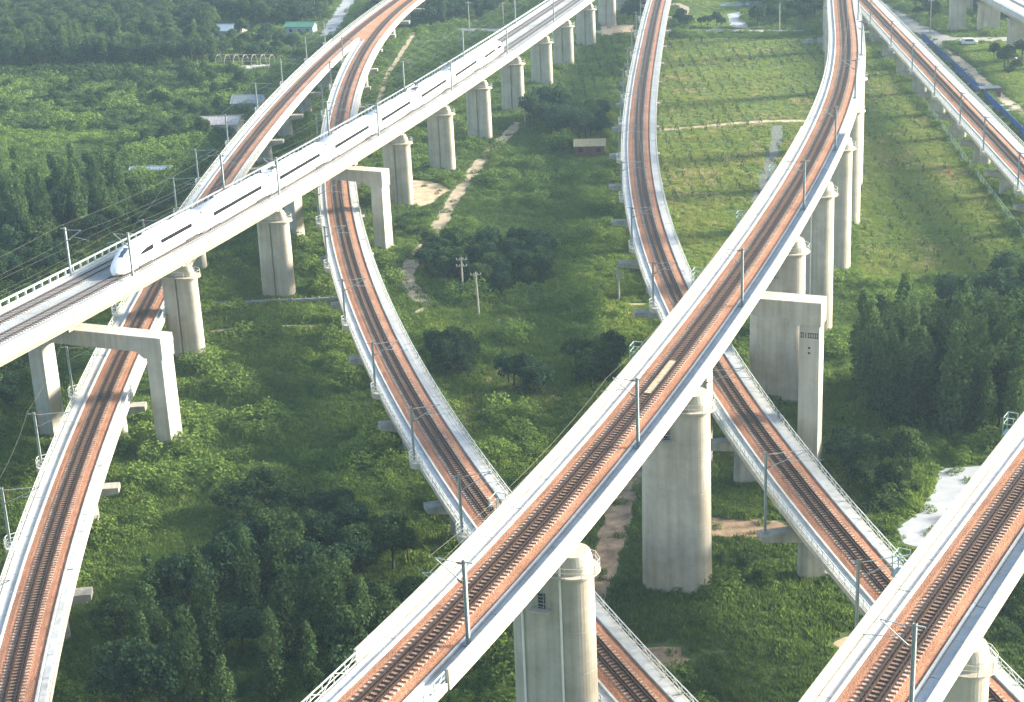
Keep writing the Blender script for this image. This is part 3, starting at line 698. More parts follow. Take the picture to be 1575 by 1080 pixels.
for i in range(8):
    nose = i in (0, 7); pan = i in (2, 5); key = (nose, pan); length = pitch - .45
    q = s_nose + pitch * (i + .5)
    if key not in proto:
        c = body(length, nose).build('car', 'trainwhite', smooth=True)
        me = c.data; me.polygons.foreach_set('use_smooth', [len(p_.vertices) == 4 for p_ in me.polygons])
        car_parts(c, length, nose, pan)
        if nose:
            L0 = -length / 2
            ws = MB(); rows = [(2.35, .825, .66), (3.2, .90, .77), (4.3, .955, .885)]
            rg = []
            for y, w, h in rows:
                hh = 3.85 * h + .03; rg.append([(1.68 * w * kx * .52, L0 + y, hh - kz) for kx, kz in ((-1, .16), (-.55, .045), (0, .0), (.55, .045), (1, .16))])
            vsn = [v for r_ in rg for v in r_]; ws.add(vsn, [(a * 5 + b, a * 5 + b + 1, (a + 1) * 5 + b + 1, (a + 1) * 5 + b) for a in range(2) for b in range(4)])
            local(ws.build('windscreen', 'windscreen'), c)
            for sd in (-1, 1): local(MB().box((sd * .70, L0 + 1.05, 1.55), np.eye(3), (.16, .12, .07)).build('headlight', 'glass'), c)
        proto[key] = c; o = c
    else: o = copy_tree(proto[key])
    a = TL.at(q, TRACK); o.parent = train; o.matrix_parent_inverse = train.matrix_basis.inverted()
    o.location = a; o.rotation_euler = (0, 0, TL.rz(q) + (math.pi if i == 7 else 0))

# ------------------------------------------------------------------ overhead line masts and wires
def make_mast(reach, h):
    """local: x towards the track, foot at z = 0"""
    root = thing('catenary_mast', 'x', 'catenary mast', (0, 0, 0))
    p = MB()
    for sx in (-1, 1): p.box((sx * .12, 0, h / 2), np.eye(3), (.02, .13, h / 2))
    p.box((0, 0, h / 2), np.eye(3), (.118, .02, h / 2 - .01)); local(p.build('pole', 'steel'), root)
    local(MB().box((0, 0, .05), np.eye(3), (.32, .32, .05)).build('base_plate', 'steel'), root)
    r = reach
    tubes = [local(MB().tube([(.14, 0, h - .35), (r - .5, 0, h - .25)], .045).build('top_tube', 'steel'), root),
             local(MB().tube([(.14, 0, h - 2.0), (r - .55, 0, h - .30)], .05).build('cantilever_tube', 'steel'), root)]
    local(MB().tube([(r * .45, 0, h - 1.35), (r + .7, 0, h - 1.75), (r + .1, 0, h - 2.0)], .035).build('registration_arm', 'steel'), root)
    for tb, (z0, z1) in zip(tubes, ((h - .35, h - .33), (h - 2.0, h - 1.78))):
        local(MB().tube([(.16, 0, z0), (.36, 0, (z0 + z1) / 2), (.66, 0, z1)], [.07, .11, .07], 8).build('insulator', 'insul'), tb)
    local(MB().box((-.35, 0, h - .15), np.eye(3), (.4, .05, .05)).build('feeder_bracket', 'steel'), root)
    return root
MASTS = {'T': [(y, -5.65) for y in (196, 240.6, 287.5, 333, 377.5, 423.5, 476, 525, 572)] + [(y, 5.45) for y in (195, 240, 286.5, 332, 378, 424.6, 476, 525, 572)],
 'N': [(y, 3.0) for y in (116.3, 153, 194.5, 236.7, 271.7, 312, 355, 400, 445)], 'Q': [(104.0, 3.0), (146, 3.0)],
 'L': [(y, -4.75) for y in (154, 177, 200, 225, 262, 292, 322.4, 346.4, 381.2, 418.3, 451.4, 485.4, 512)],
 'M': [(y, -4.3) for y in (150, 175.9, 197.2, 221.9, 251.9, 283, 312, 345, 378, 411.3, 444.3, 482.5)],
 'R': [(y, -5.9) for y in (150, 177, 204)] + [(y, -4.3) for y in (231, 251.5, 284.4, 318, 350, 385, 412, 441.8, 470.9, 501.6, 532)],
 'S': [(y, -4.3) for y in (230, 258, 286, 313, 344.9, 370.2, 402, 434.2, 469.6, 510, 550)]}
WHERE = {'T': 'the train viaduct', 'N': 'the white parapet viaduct', 'Q': 'the concrete pad viaduct', 'L': 'the low woodland viaduct',
         'M': 'the low middle portal viaduct', 'R': 'the low crop field viaduct', 'S': 'the low blue fence viaduct'}
mproto = {}
for k, lst in MASTS.items():
    ln = LN[k]; cnt = {}
    for y, lat in sorted(lst):
        q = ln.soy(y); side = -1 if lat < 0 else 1; cnt[side] = cnt.get(side, 0) + 1
        off = TRACK if k == 'T' else 0.0
        reach = round(abs(lat) - off, 2); foot = -2.8 if (k == 'R' and abs(lat) > 5) else (-.42 if k != 'N' else -.4)
        if k == 'R' and abs(lat) > 5: foot = DZ - 2.2 - .35
        h = 7.3 - foot - .42; key = (reach, round(h, 2))
        if key not in mproto: mproto[key] = make_mast(reach, h); o = mproto[key]
        else: o = copy_tree(mproto[key])
        o.location = ln.at(q, lat, foot); o.rotation_euler = (0, 0, ln.rz(q) + (0 if side < 0 else math.pi))
        sd = ', shaded edge' if side < 0 else ', sunlit edge'
        tag(o, '%s grey overhead line mast along %s%s' % (ORD[cnt[side] - 1], WHERE[k], sd if k == 'T' else ''), 'catenary mast', 'overhead line masts of ' + WHERE[k])
        if k in 'LMS' or (k == 'R' and abs(lat) < 5):                # bulging mast platform on the deck edge
            a = (ln.rgt(q), ln.tan(q), (0, 0, 1)); w = abs(lat)
            pm = MB(); pp = [(3.6, -1.7), (w + .35, -.9), (w + .55, -.5), (w + .55, .5), (w + .35, .9), (3.6, 1.7)]
            c0 = ln.at(q); pm.loft([[c0 + a[0] * side * x + a[1] * yy + np.array((0, 0, z)) for x, yy in pp] for z in (DZ - .5, DZ + .27)])
            mpo = pm.build('mast_platform', 'parapet', VR[k])
            pm = MB(); ring = [c0 + a[0] * side * x + a[1] * yy + np.array((0, 0, DZ + .27)) for x, yy in pp]; up = np.array((0, 0, 1.))
            for i in range(1, 5): pm.bar(ring[i], ring[i] + up, .07)
            for i in range(5):
                for z in (1., .5): pm.bar(ring[i] + up * z, ring[i + 1] + up * z, .06)
            pm.build('platform_railing', 'railing', mpo)
    for side in sorted(cnt):
        ys = sorted(y for y, lat in lst if (lat < 0) == (side < 0)); qs = [ln.soy(y) for y in ys]
        off = side * TRACK if k == 'T' else 0.0; lat_m = [l for y, l in lst if (l < 0) == (side < 0)][0]
        root = thing('overhead_line', 'thin contact and carrier wires above %s%s' % (WHERE[k], ' on the %s track' % ('shaded' if side < 0 else 'sunlit') if k == 'T' else ''), 'overhead wires', tuple(ln.at(qs[0], off, 5.3)))
        cw = []; mw = []; fw = []
        for a, b in zip(qs[:-1], qs[1:]):
            for t in np.arange(8) / 8:
                q = a + (b - a) * t; cw.append(ln.at(q, off, 5.3)); mw.append(ln.at(q, off, 6.62 - 4 * .75 * t * (1 - t)))
                pa, pb = ln.at(a, lat_m + side * .7, 7.15), ln.at(b, lat_m + side * .7, 7.15); fw.append(pa + (pb - pa) * t - np.array((0, 0, 4 * .7 * t * (1 - t))))
        MB().tube(cw, .014, 4).build('contact_wire', 'wire', root); MB().tube(mw, .014, 4).build('messenger_wire', 'wire', root); (MB().tube(fw, .02, 4).build('feeder_wire', 'wire', root) if k in 'TL' and side < 0 else None)

# green refuge cages hung on the shaded parapet of the tall viaducts
for k, ys in (('N', (137, 176, 203, 229, 255)), ('Q', (122, 150))):
    ln = LN[k]
    for i, y in enumerate(ys):
        q = ln.soy(y); a = (ln.rgt(q), ln.tan(q), np.array((0, 0, 1.))); c0 = ln.at(q, -4.0, DZ); rr = MB()
        rr.box(c0 - a[0] * .75 - a[2] * .1, a, (.5, .8, .06)); cs = [c0 - a[0] * x + a[1] * yy for x, yy in ((.18, -.8), (1.15, -.8), (1.15, .8), (.18, .8))]
        for j, p_ in enumerate(cs):
            rr.bar(p_, p_ + a[2] * 1.75, .08)
            if j < 3:
                for z in (1.75, 1.1): rr.bar(p_ + a[2] * z, cs[j + 1] + a[2] * z, .06)
        rr.build('refuge_cage', 'greenrail', VR[k])

# ------------------------------------------------------------------ small buildings, poles, fences
def house(name, label, x, y, w, d, h, rise, roof, rz, wall='wall', cat='house', cols=0):
    root = thing(name, label, cat, (x, y, 0), rz=rz)
    wl = MB(); t = .15
    wl.bx(-w / 2, w / 2, -d / 2, -d / 2 + t, -.2, h); wl.bx(-w / 2, w / 2, d / 2 - t, d / 2, -.2, h)
    wl.bx(-w / 2, -w / 2 + t, -d / 2 + t + .002, d / 2 - t - .002, -.2, h); wl.bx(w / 2 - t, w / 2, -d / 2 + t + .002, d / 2 - t - .002, -.2, h)
    for sx in (-1, 1): wl.add([(sx * (w / 2 - .02), -d / 2, h), (sx * (w / 2 - .02), d / 2, h), (sx * (w / 2 - .02), 0, h + rise)], [(0, 1, 2)])
    local(wl.build('wall', wall), root)
    e = .35; n = 12
    for sy in (-1, 1):
        rf = MB(); k = rise / (d / 2); L_ = w / 2 + e; ye = d / 2 + e
        prof = [(0, h + rise + .05), (sy * ye, h - k * e + .05), (sy * ye, h - k * e + .15), (0, h + rise + .15)]
        rf.loft([[(xx, a, b) for a, b in prof] for xx in (-L_, L_)]); ro = local(rf.build('roof_slope', roof), root)
        rib = MB()
        for i in range(n + 1):
            xx = -L_ + .05 + (2 * L_ - .1) * i / n; rib.bar((xx, sy * .05, h + rise + .17), (xx, sy * ye, h - k * e + .17), .07, .05)
        local(rib.build('roof_ribs', roof), ro)
    local(MB().bx(-w / 2 - e, w / 2 + e, -.12, .12, h + rise + .152, h + rise + .22).build('ridge', roof), root)
    local(MB().bx(-.45, .45, -d / 2 - .03, -d / 2 - .003, 0, 2.0).build('door', 'brick'), root)
    for xx in (-w * .3, w * .3): local(MB().bx(xx - .5, xx + .5, -d / 2 - .03, -d / 2 - .003, 1.0, 2.0).build('window', 'dark'), root)
    return root
house('farm_house', 'farm house with a pale blue sheet roof among trees', -93.5, 592, 11, 6.5, 2.6, 1.7, 'roofblue', R(-12))
house('farm_house', 'farm shed with a bright green sheet roof near the road', -68.4, 592, 10, 5, 2.8, 1.2, 'roofgreen', R(-12), 'roofblue', 'shed')
house('farm_house', 'low house with a faded white roof beside the low orange viaduct', -73.5, 437, 10.5, 7, 2.6, 1.3, 'roofwhite', R(-8))
house('farm_house', 'small house with a grey tile roof close to the low orange viaduct', -69.5, 463, 8.5, 6, 2.6, 1.6, 'roofgrey', R(-8))
house('farm_shed', 'long low shed with pale weathered roof hidden in shrubs', -83, 390, 9.5, 2.2, 1.9, .5, 'roofblue', R(-4), 'wall', 'shed')
house('farm_shed', 'open shed with a tan roof and dark brick front under trees', 20.6, 394, 7, 5.5, 2.5, .9, 'tan', R(-4), 'brick', 'shed')
# polytunnel frame with a heap of sheets
pt = thing('greenhouse_frame', 'bare white tube greenhouse frame over pale sheets among shrubs', 'greenhouse', (-80, 533, 0), rz=R(-14))
for x in np.arange(-9, 9.1, 3.0):
    local(MB().tube([(x, -2.5, 0), (x, -2.5, 2.0), (x, -1.4, 3.2), (x, 0, 3.6), (x, 1.4, 3.2), (x, 2.5, 2.0), (x, 2.5, 0)], .07).build('hoop', 'parapet'), pt)
for yy, zz in ((-2.5, 2.0), (0, 3.6), (2.5, 2.0)): local(MB().tube([(-9, yy, zz), (9, yy, zz)], .06).build('purlin', 'parapet'), pt)
sh = MB(); rr = []
for x in np.linspace(-9, 8, 18): rr.append([(x, yy, .05 + (.9 + random.uniform(-.25, .25)) * max(0, 1 - abs(yy + 1) / 3)) for yy in np.linspace(-5, 2.5, 8)] + [(x, 2.6, 0), (x, -5.1, 0)])
sh.loft(rr); tag(sh.build('tarpaulin', 'roofwhite'), 'crumpled pale tarpaulin heaped below the bare greenhouse frame', 'tarpaulin').location = (-80, 530, 0)
def boat():
    o = MB(); o.loft([[(x, -1 * k, 0.1), (x, 1 * k, .1), (x, 1.3 * k, 1.2), (x, -1.3 * k, 1.2)] for x, k in ((-4, .25), (-2.5, .8), (0, 1), (3, .95), (4, .8))])
    ob = o.build('rowing_boat', 'roofblue'); ob.location = (-93, 526, 0); ob.rotation_euler = (0, 0, R(10)); tag(ob, 'small pale blue boat hull lying beside the crumpled tarpaulin', 'boat')
boat()
def pole(x, y, h, label, arms=1, lean=0.0):
    root = thing('utility_pole', label, 'utility pole', (x, y, 0), 'utility poles'); up = np.array((0, 0, 1.))
    b = np.array((x, y, 0.)); t = b + np.array((lean * h, 0, h)); d = t - b
    MB().tube([b, b + d * .5, t], [.19, .16, .12], 8).build('pole', 'lowpier', root)
    for i in range(arms):
        z = .93 - .16 * i; c = b + d * z; MB().bar(c + (-.95, .14, 0), c + (.95, .14, 0), .12).build('crossarm', 'lowpier', root)
        for s_ in (-.85, -.3, .3, .85): MB().tube([c + (s_, .14, .06), c + (s_, .14, .34)], .09, 6).build('insulator', 'roofwhite', root)
pole(-8.3, 288.2, 7.4, 'utility pole with white insulators half sunk in the vine thicket', 2)
pole(-5.4, 276.4, 8.2, 'taller bare utility pole leaning at the vine thicket edge', 1, -.03)
pole(19.2, 282.3, 6.5, 'utility pole between the vine meadow and the low crop field viaduct', 3)
pole(5.9, 425.2, 7.5, 'utility pole in front of the dark tree clump by the dirt path', 2)
pole(-88.6, 624.9, 8.0, 'pale utility pole above the blue roofed farm house', 0)
pole(-66.0, 620.1, 8.0, 'pale utility pole behind the green roofed shed', 1)
pole(-9.7, 576.3, 11, 'tall utility pole with one crossarm in front of the dark wood', 1)
pole(2.0, 590.8, 8, 'thin utility pole beside the train viaduct at the dark wood', 1)
pole(91.6, 551.9, 9.5, 'white pole standing beside the farm road trees', 0)
pole(137.5, 539, 13, 'tall white double pole beside the village road', 2)
# blue sheet fence: one post-and-sheet bay after another
bf = [np.array(q) for q in ((131.8, 526.2), (129.8, 492.6), (127.4, 455.5), (125.3, 423.3), (122.5, 388.9), (120, 360))]
rootf = thing('sheet_fence', 'long bright blue sheet fence along the low straight viaduct', 'fence', (*bf[0], 0))
P = []
for a, b in zip(bf[:-1], bf[1:]):
    n = int(np.linalg.norm(b - a) / 3)
    P += [a + (b - a) * i / n for i in range(n)]
P.append(bf[-1])
for a, b in zip(P[:-1], P[1:]):
    a3, b3 = np.array((*a, 0)), np.array((*b, 0)); j = random.uniform(-.05, .05)
    MB().bar(a3 + (0, 0, 1.25 + j), b3 + (0, 0, 1.25 + j), .05, 2.3).build('sheet', 'bluefence', rootf)
    MB().bar(a3 + (.12, 0, 0), a3 + (.12, 0, 2.5), .12).build('post', 'steel', rootf)
# low boundary wall and wire fence
bw = thing('boundary_wall', 'low pale boundary wall between a train viaduct pier and the low curved viaduct', 'wall', (-53.3, 289.5, 0))
for x in np.arange(-53.3, -31, 2.4):
    MB().bx(x, x + 2.36, 288.9, 289.1, -.1, .75 + random.uniform(-.04, .04)).build('panel', 'pad', bw); MB().bx(x - .16, x - .01, 288.85, 289.15, -.1, .95).build('post', 'pad', bw)
mfp = [np.array(q) for q in ((109.5, 433.2), (106.8, 402.6), (103.7, 372.8), (100.6, 336.1), (98.1, 307.7))]
mf = thing('wire_fence', 'green post and wire fence at the edge of the right crop field', 'fence', (*mfp[0], 0)); wires = MB()
for a, b in zip(mfp[:-1], mfp[1:]):
    n = int(np.linalg.norm(b - a) / 3)
    for i in range(n):
        q = np.array((*(a + (b - a) * i / n), 0)); q2 = np.array((*(a + (b - a) * (i + 1) / n), 0)); MB().bar(q, q + (0, 0, 1.8), .12).build('post', 'greenrail', mf)
        for z in (.5, 1.0, 1.7): wires.bar(q + (0, 0, z), q2 + (0, 0, z), .05)
wires.build('wire', 'greenrail', mf)
# freight boxes, planks, signs beside the blue fence
def crate(x, y, sx, sy, h, m, label, name='storage_container', cat='container', rz=0.0):
    root = thing(name, label, cat, (x, y, 0), rz=rz)
    local(MB().bx(-sx, sx, -sy, sy, .15, h).build('body', m), root)
    for xx in np.linspace(-sx + .15, sx - .15, 8): local(MB().bx(xx - .06, xx + .06, -sy - .07, -sy - .003, .2, h - .1).build('rib', m), root)
    local(MB().bx(-sx - .05, sx + .05, -sy - .1, sy + .05, h + .003, h + .12).build('lid', 'roofgrey'), root)
    for xx in (-sx + .4, sx - .4): local(MB().bx(xx - .15, xx + .15, -sy, sy, 0, .147).build('skid', 'dark'), root)
crate(128.2, 439, 2.7, 1.6, 2.4, 'maroon', 'maroon storage container on the dirt path behind the blue fence')
for i, (x, y, l) in enumerate(((128.2, 461, 2.6), (128.6, 454, 3.0), (129, 448.5, 2.4), (126.8, 425, 3.5), (127.4, 419, 3.0))):
    pk = thing('timber_stack', 'grey stack of planks behind the blue fence, %s from the farm road end' % ORD[i], 'planks', (x, y, 0), 'plank stacks behind the blue fence')
    for j in range(4):
        MB().bx(x - l, x + l - random.uniform(0, .6), y - .9 + j * .48, y - .5 + j * .48, .02, .32).build('plank', 'lowpier', pk)
    for j in range(3): MB().bx(x - l + .3, x + l - .4, y - .8 + j * .5, y - .42 + j * .5, .322, .6).build('plank', 'lowpier', pk)
for i, (x, y, nm) in enumerate(((96.6, 527.2, 'left'), (100.4, 527.6, 'right'))):
    r_ = thing('farm_sign', 'pale blue board sign at the crop field edge, %s' % ('the wider one' if i == 0 else 'the narrower one'), 'sign', (x, y, 0))
    w = 1.3 if i == 0 else .8
    MB().bx(x - w, x + w, y, y + .06, .5, 1.9).build('board', 'roofblue', r_)
    for sx in (-.7, .7): MB().bx(x + sx * w - .05, x + sx * w + .05, y + .062, y + .14, 0, 1.9).build('post', 'steel', r_)
r_ = thing('water_tank', 'small white water tank at the foot of a distant wall pier', 'tank', (147.5, 481, 0))
MB().tube([(147.5, 481, .35), (147.5, 481, 1.7), (147.5, 481, 1.95), (147.5, 481, 2.05)], [.6, .6, .45, .12], 12).build('tank', 'roofwhite', r_)
for a in (-1, 1):
    for b in (-1, 1): MB().bx(147.5 + a * .4 - .05, 147.5 + a * .4 + .05, 481 + b * .4 - .05, 481 + b * .4 + .05, 0, .348).build('leg', 'steel', r_)
def van(x, y, rz, label):
    root = thing('parked_van', label, 'van', (x, y, 0), rz=rz)
    b = MB(); prof = [(-2.4, .45), (2.4, .45), (2.45, 1.1), (1.6, 1.3), (1.0, 2.1), (-2.35, 2.1), (-2.45, 1.9)]
    b.loft([[(a, yy, z_ if abs(yy) < .9 else min(z_, 2.0)) for a, z_ in prof] for yy in (-.95, -.88, .88, .95)]); local(b.build('body', 'trainwhite'), root)
    local(MB().add([(1.62, -.8, 1.33), (1.62, .8, 1.33), (1.05, .75, 2.03), (1.05, -.75, 2.03)], [(0, 1, 2, 3)]).build('windscreen', 'glass'), root)
    for sy in (-1, 1): local(MB().box((-.3, sy * .965, 1.6), np.eye(3), (1.2, .012, .25)).build('side_window', 'glass'), root)
    for wx in (-1.5, 1.5):
        for sy in (-1, 1): local(MB().tube([(wx, sy * .80, .33), (wx, sy * 1.0, .33)], .33, 12).build('wheel', 'under'), root)
van(143.5, 514.5, R(-8), 'white van parked by the village road beside the distant piers')
bd = MB(); rs0 = np.random.default_rng(4)
bd.loft([[(math.cos(a) * r_ * (1 + .15 * math.sin(3 * a)), math.sin(a) * r_, z_) for a in np.arange(10) * .6283] for z_, r_ in ((0, .35), (.15, .5), (.45, .42), (.65, .2), (.72, .06))])
ob = bd.build('cloth_bundle', mat('bright_red_cloth', (.6, .02, .02), .8, .1, 3.0), smooth=True); ob.location = (97.4, 360.0, .1); tag(ob, 'tiny bright red cloth bundle lying in the right crop field', 'bundle')
rp = thing('fish_pond', 'flat blue pool frame in the far field beyond the farm road', 'pool', (88, 612, 0))
MB().bx(80, 96, 610, 616, -.1, .35).build('water_sheet', 'water', rp)
for y in (609.7, 616.02): MB().bx(79.7, 96.3, y, y + .28, -.1, .55).build('rim', 'roofblue', rp)

# ------------------------------------------------------------------ vegetation
def leaves(P, size, up=.35, rs=None, outw=None, aspect=.75):
    """one small folded leaf card per point; returns verts, faces, per-vertex tone"""
    rs = rs or np.random.default_rng(1); n = len(P); P = np.asarray(P, float)
    nr = rs.normal(size=(n, 3)); nr[:, 2] += up * 2
    if outw is not None: nr += outw * 1.1
    nr /= np.linalg.norm(nr, axis=1)[:, None]
    t = rs.normal(size=(n, 3)); t -= nr * np.sum(t * nr, 1)[:, None]; t /= np.linalg.norm(t, axis=1)[:, None]
    b = np.cross(nr, t); s = (size * rs.uniform(.6, 1.4, n))[:, None]
    a0 = P - t * s * .5; a1 = P + b * s * aspect * .5 + nr * s * .10; a2 = P + t * s * .5; a3 = P - b * s * aspect * .5 + nr * s * .10
    V = np.stack([a0, a1, a2, a3], 1).reshape(-1, 3); F = np.arange(4 * n).reshape(n, 4)
    tone = np.repeat(np.clip(rs.normal(.45, .27, n), 0, 1), 4)
    return V, F, tone
def leaf_mesh(name, V, F, tone, m):
    me = bpy.data.meshes.new(name); me.from_pydata(V.tolist(), [], F.tolist()); me.update()
    a = me.attributes.new('leaf', 'FLOAT', 'POINT'); a.data.foreach_set('value', tone.astype(np.float32)); me.materials.append(m); return me
def clumps(rs, centres, radii, per, squash=.8):
    P = []; O = []; T = []
    for c, r in zip(centres, radii):
        n = int(per * r * r); d = rs.normal(size=(n, 3)); d /= np.linalg.norm(d, axis=1)[:, None]
        rr = r * rs.uniform(.35, 1.08, n) ** .55; q = d * rr[:, None]; q[:, 2] *= squash
        P.append(np.asarray(c) + q); O.append(d); T.append(np.full(n, rs.normal(0, .13)))
    return np.concatenate(P), np.concatenate(O), np.concatenate(T)
LM = {'poplar': leaf_mat('poplar_leaves', (0.026, 0.056, 0.026), (0.125, 0.195, 0.068), .35),
      'broad': leaf_mat('broad_leaves', (0.022, 0.046, 0.024), (0.105, 0.165, 0.054), .33),
      'dark': leaf_mat('dark_leaves', (0.016, 0.038, 0.026), (0.072, 0.128, 0.058), .30),
      'light': leaf_mat('light_leaves', (0.050, 0.105, 0.020), (0.150, 0.230, 0.045), .35)}
TUFT = leaf_mat('meadow_leaves', (0, 0, 0), (1, 1, 1), .3, True,
                ramp=[(0.0, (0.030, 0.058, 0.030)), (0.30, (0.074, 0.126, 0.043)), (0.55, (0.148, 0.228, 0.055)), (0.78, (0.245, 0.325, 0.070)), (0.9, (0.36, 0.35, 0.15)), (1.0, (0.46, 0.40, 0.22))])

def trunk_mesh(h, r, rs, limbs=5, spread=1.5):
    mb = MB(); b = [(0, 0, -.2), (rs.normal(0, .08) * h * .1, rs.normal(0, .08) * h * .1, h * .35), (rs.normal(0, .1) * h * .1, rs.normal(0, .1) * h * .1, h * .75)]
    mb.tube(b, [r, r * .75, r * .3], 7)
    for i in range(limbs):
        a = rs.uniform(0, 6.28); z = h * rs.uniform(.22, .55); l = spread * rs.uniform(.6, 1.1)
        mb.tube([(0, 0, z), (math.cos(a) * l * .5, math.sin(a) * l * .5, z + l * .5), (math.cos(a) * l, math.sin(a) * l, z + l * 1.1)], [r * .45, r * .3, r * .1], 5)
    me = bpy.data.meshes.new('trunk'); me.from_pydata(mb.v, [], mb.f); me.materials.append(M['bark']); return me
def proto_tree(kind, seed):
    rs = np.random.default_rng(seed)
    if kind == 'poplar':
        h = 11.0; cs = []; rd = []
        for i in range(26):
            z = h * rs.uniform(.14, .97); k = math.sin(math.pi * min(1, (z / h) ** .7)) * .9 + .12; a = rs.uniform(0, 6.28); q = rs.uniform(.2, 1.0) * 1.35 * k
            cs.append((math.cos(a) * q, math.sin(a) * q, z)); rd.append(rs.uniform(.55, .95) * (.6 + .5 * k))
        P, O, T = clumps(rs, cs, rd, 150, 1.7); size = .34; m = 'poplar'; tr = trunk_mesh(h, .17, rs, 6, 1.0)
    elif kind in ('broad', 'dark'):
        h = 8.0; cs = []; rd = []
        for i in range(34):
            d = rs.normal(size=3); d /= np.linalg.norm(d); d[2] = abs(d[2]) * 1.0 - .25; q = rs.uniform(.45, 1.0)
            cs.append((d[0] * 2.9 * q, d[1] * 2.9 * q, 4.4 + d[2] * 3.2 * q)); rd.append(rs.uniform(.65, 1.25))
        P, O, T = clumps(rs, cs, rd, 125, .85); size = .36; m = kind; tr = trunk_mesh(h * .8, .22, rs, 7, 2.0)
    elif kind == 'bush':
        cs = []; rd = []
        for i in range(18):
            a = rs.uniform(0, 6.28); q = 1.7 * math.sqrt(rs.uniform(0, 1)); cs.append((math.cos(a) * q, math.sin(a) * q, .5 + 1.6 * rs.uniform(0, 1) * (1 - q / 2.4))); rd.append(rs.uniform(.5, .95))
        P, O, T = clumps(rs, cs, rd, 120, .85); size = .30; m = 'broad'; tr = trunk_mesh(1.9, .08, rs, 4, .9)
    V, F, tone = leaves(P, size, .35, rs, O); tone = np.clip(tone + np.repeat(T, 4), 0, 1)
    return leaf_mesh(kind + '_crown', V, F, tone, LM[m]), tr
PT = {k: [proto_tree(k, 40 + 7 * i + len(k)) for i in range(n)] for k, n in (('poplar', 4), ('broad', 4), ('dark', 3), ('bush', 4))}
light_bush = []
for cm, tm in PT['bush'][:2]:
    c2 = cm.copy(); c2.materials.clear(); c2.materials.append(LM['light']); light_bush.append((c2, tm))
PT['lightbush'] = light_bush

def inpoly(x, y, poly):
    poly = np.asarray(poly); x = np.asarray(x, float); y = np.asarray(y, float); r = np.zeros(x.shape, bool); n = len(poly)
    for i in range(n):
        x0, y0 = poly[i]; x1, y1 = poly[(i + 1) % n]
        if y0 == y1: continue
        r ^= ((y0 > y) != (y1 > y)) & (x < (x1 - x0) * (y - y0) / (y1 - y0) + x0)
    return r
def line_dist(x, y, k): return np.abs(x - np.interp(y, LN[k].y, LN[k].x)) * np.interp(y, LN[k].y, LN[k].ty)
TREES = []                                                   # x, y, reach: used to thin the meadow below crowns
NAMES = {'poplar': ('poplar_tree', 'tree'), 'broad': ('broadleaf_tree', 'tree'), 'dark': ('broadleaf_tree', 'tree'), 'bush': ('shrub', 'shrub'), 'lightbush': ('shrub', 'shrub')}
def plant(kind, x, y, s, label, group, sz=1.0):
    cm, tm = random.choice(PT[kind]); nm, cat = NAMES[kind]
    root = thing(nm, label, cat, (x, y, 0), group, rz=random.uniform(0, 6.28)); root.scale = (s, s, s * sz)
    for n_, me in (('crown', cm), ('trunk', tm)):
        o = bpy.data.objects.new(n_, me); C.objects.link(o); o.parent = root
    TREES.append((x, y, 2.2 * s))
def grove(poly, n, kinds, smin, smax, label, group, clear=True, mind=2.0, szr=(.85, 1.2)):
    P = np.asarray(poly); lo, hi = P.min(0), P.max(0); got = []; tries = 0
    while len(got) < n and tries < n * 60:
        tries += 1; x, y = random.uniform(lo[0], hi[0]), random.uniform(lo[1], hi[1])
        if not inpoly(np.array([x]), np.array([y]), P)[0]: continue
        if any((x - a) ** 2 + (y - b) ** 2 < mind ** 2 for a, b in got): continue
        k = random.choices([q[0] for q in kinds], [q[1] for q in kinds])[0]; s = random.uniform(smin, smax)
        if k in ('bush', 'lightbush'): s *= 1.35
        need = 4.2 + 2.0 * s
        if any(line_dist(np.array([x]), np.array([y]), q)[0] < need for q in ('L', 'M', 'R', 'S')) : continue
        if any(line_dist(np.array([x]), np.array([y]), q)[0] < 4.2 + 1.5 * s for q in ('T', 'N')) and s > .55: continue
        if any(inpoly(np.array([x]), np.array([y]), b)[0] for b in BARE): continue
        got.append((x, y))
        f_ = (s / (1.35 if 'bush' in k else 1) - smin) / (smax - smin); word = 'small ' if f_ < .3 else ('large ' if f_ > .72 else '')
        plant(k, x, y, s, word + label.replace('KIND', {'poplar': 'slender poplar', 'broad': 'leafy green tree', 'dark': 'dark green tree', 'bush': 'green shrub', 'lightbush': 'yellow-green shrub'}[k]), group + ' (' + k + ')', random.uniform(*szr))
grove([(-47.0, 172.5), (-43.0, 176.8), (-36.8, 181.1), (-29.5, 185.4), (-20.8, 186.3), (-15.6, 179.1), (-12.2, 169.4), (-14.5, 158.3), (-17, 149.0), (-41.3, 149), (-46.1, 159.6)], 44, (('poplar', 2), ('broad', 4), ('dark', 4), ('bush', 1)), .75, 1.15, 'KIND in the dense thicket between the two low viaducts', 'thicket trees', mind=3.0)
grove([(-29.9, 189.0), (-26.7, 197.9), (-20.1, 199.2), (-14.6, 191.1), (-12.5, 180.8), (-22.1, 185.0)], 16, (('broad', 3), ('bush', 2), ('dark', 2)), .6, .9, 'KIND at the meadow edge of the dense thicket', 'thicket edge plants', mind=2.4)
for x, y, s in ((-36.8, 199.8, .95), (-33.0, 200.8, 1.08), (-29.8, 198.3, .88), (-34.6, 196.2, .75), (-31.5, 196.0, .66)): plant('broad', x, y, s, 'leafy green tree of the rounded clump alone in the meadow', 'meadow clump', .8)
for x, y, s, k in ((-39.7, 160.5, .95, 'poplar'), (-38.2, 158.2, .85, 'poplar'), (-41.8, 162.5, .8, 'poplar'), (-21.8, 164.6, 1.0, 'poplar'), (-20.2, 162.9, .9, 'poplar'), (-23.8, 166, .85, 'poplar')):
    plant(k, x, y, s, 'tall slender poplar standing above the dense thicket', 'thicket poplars', 1.05)
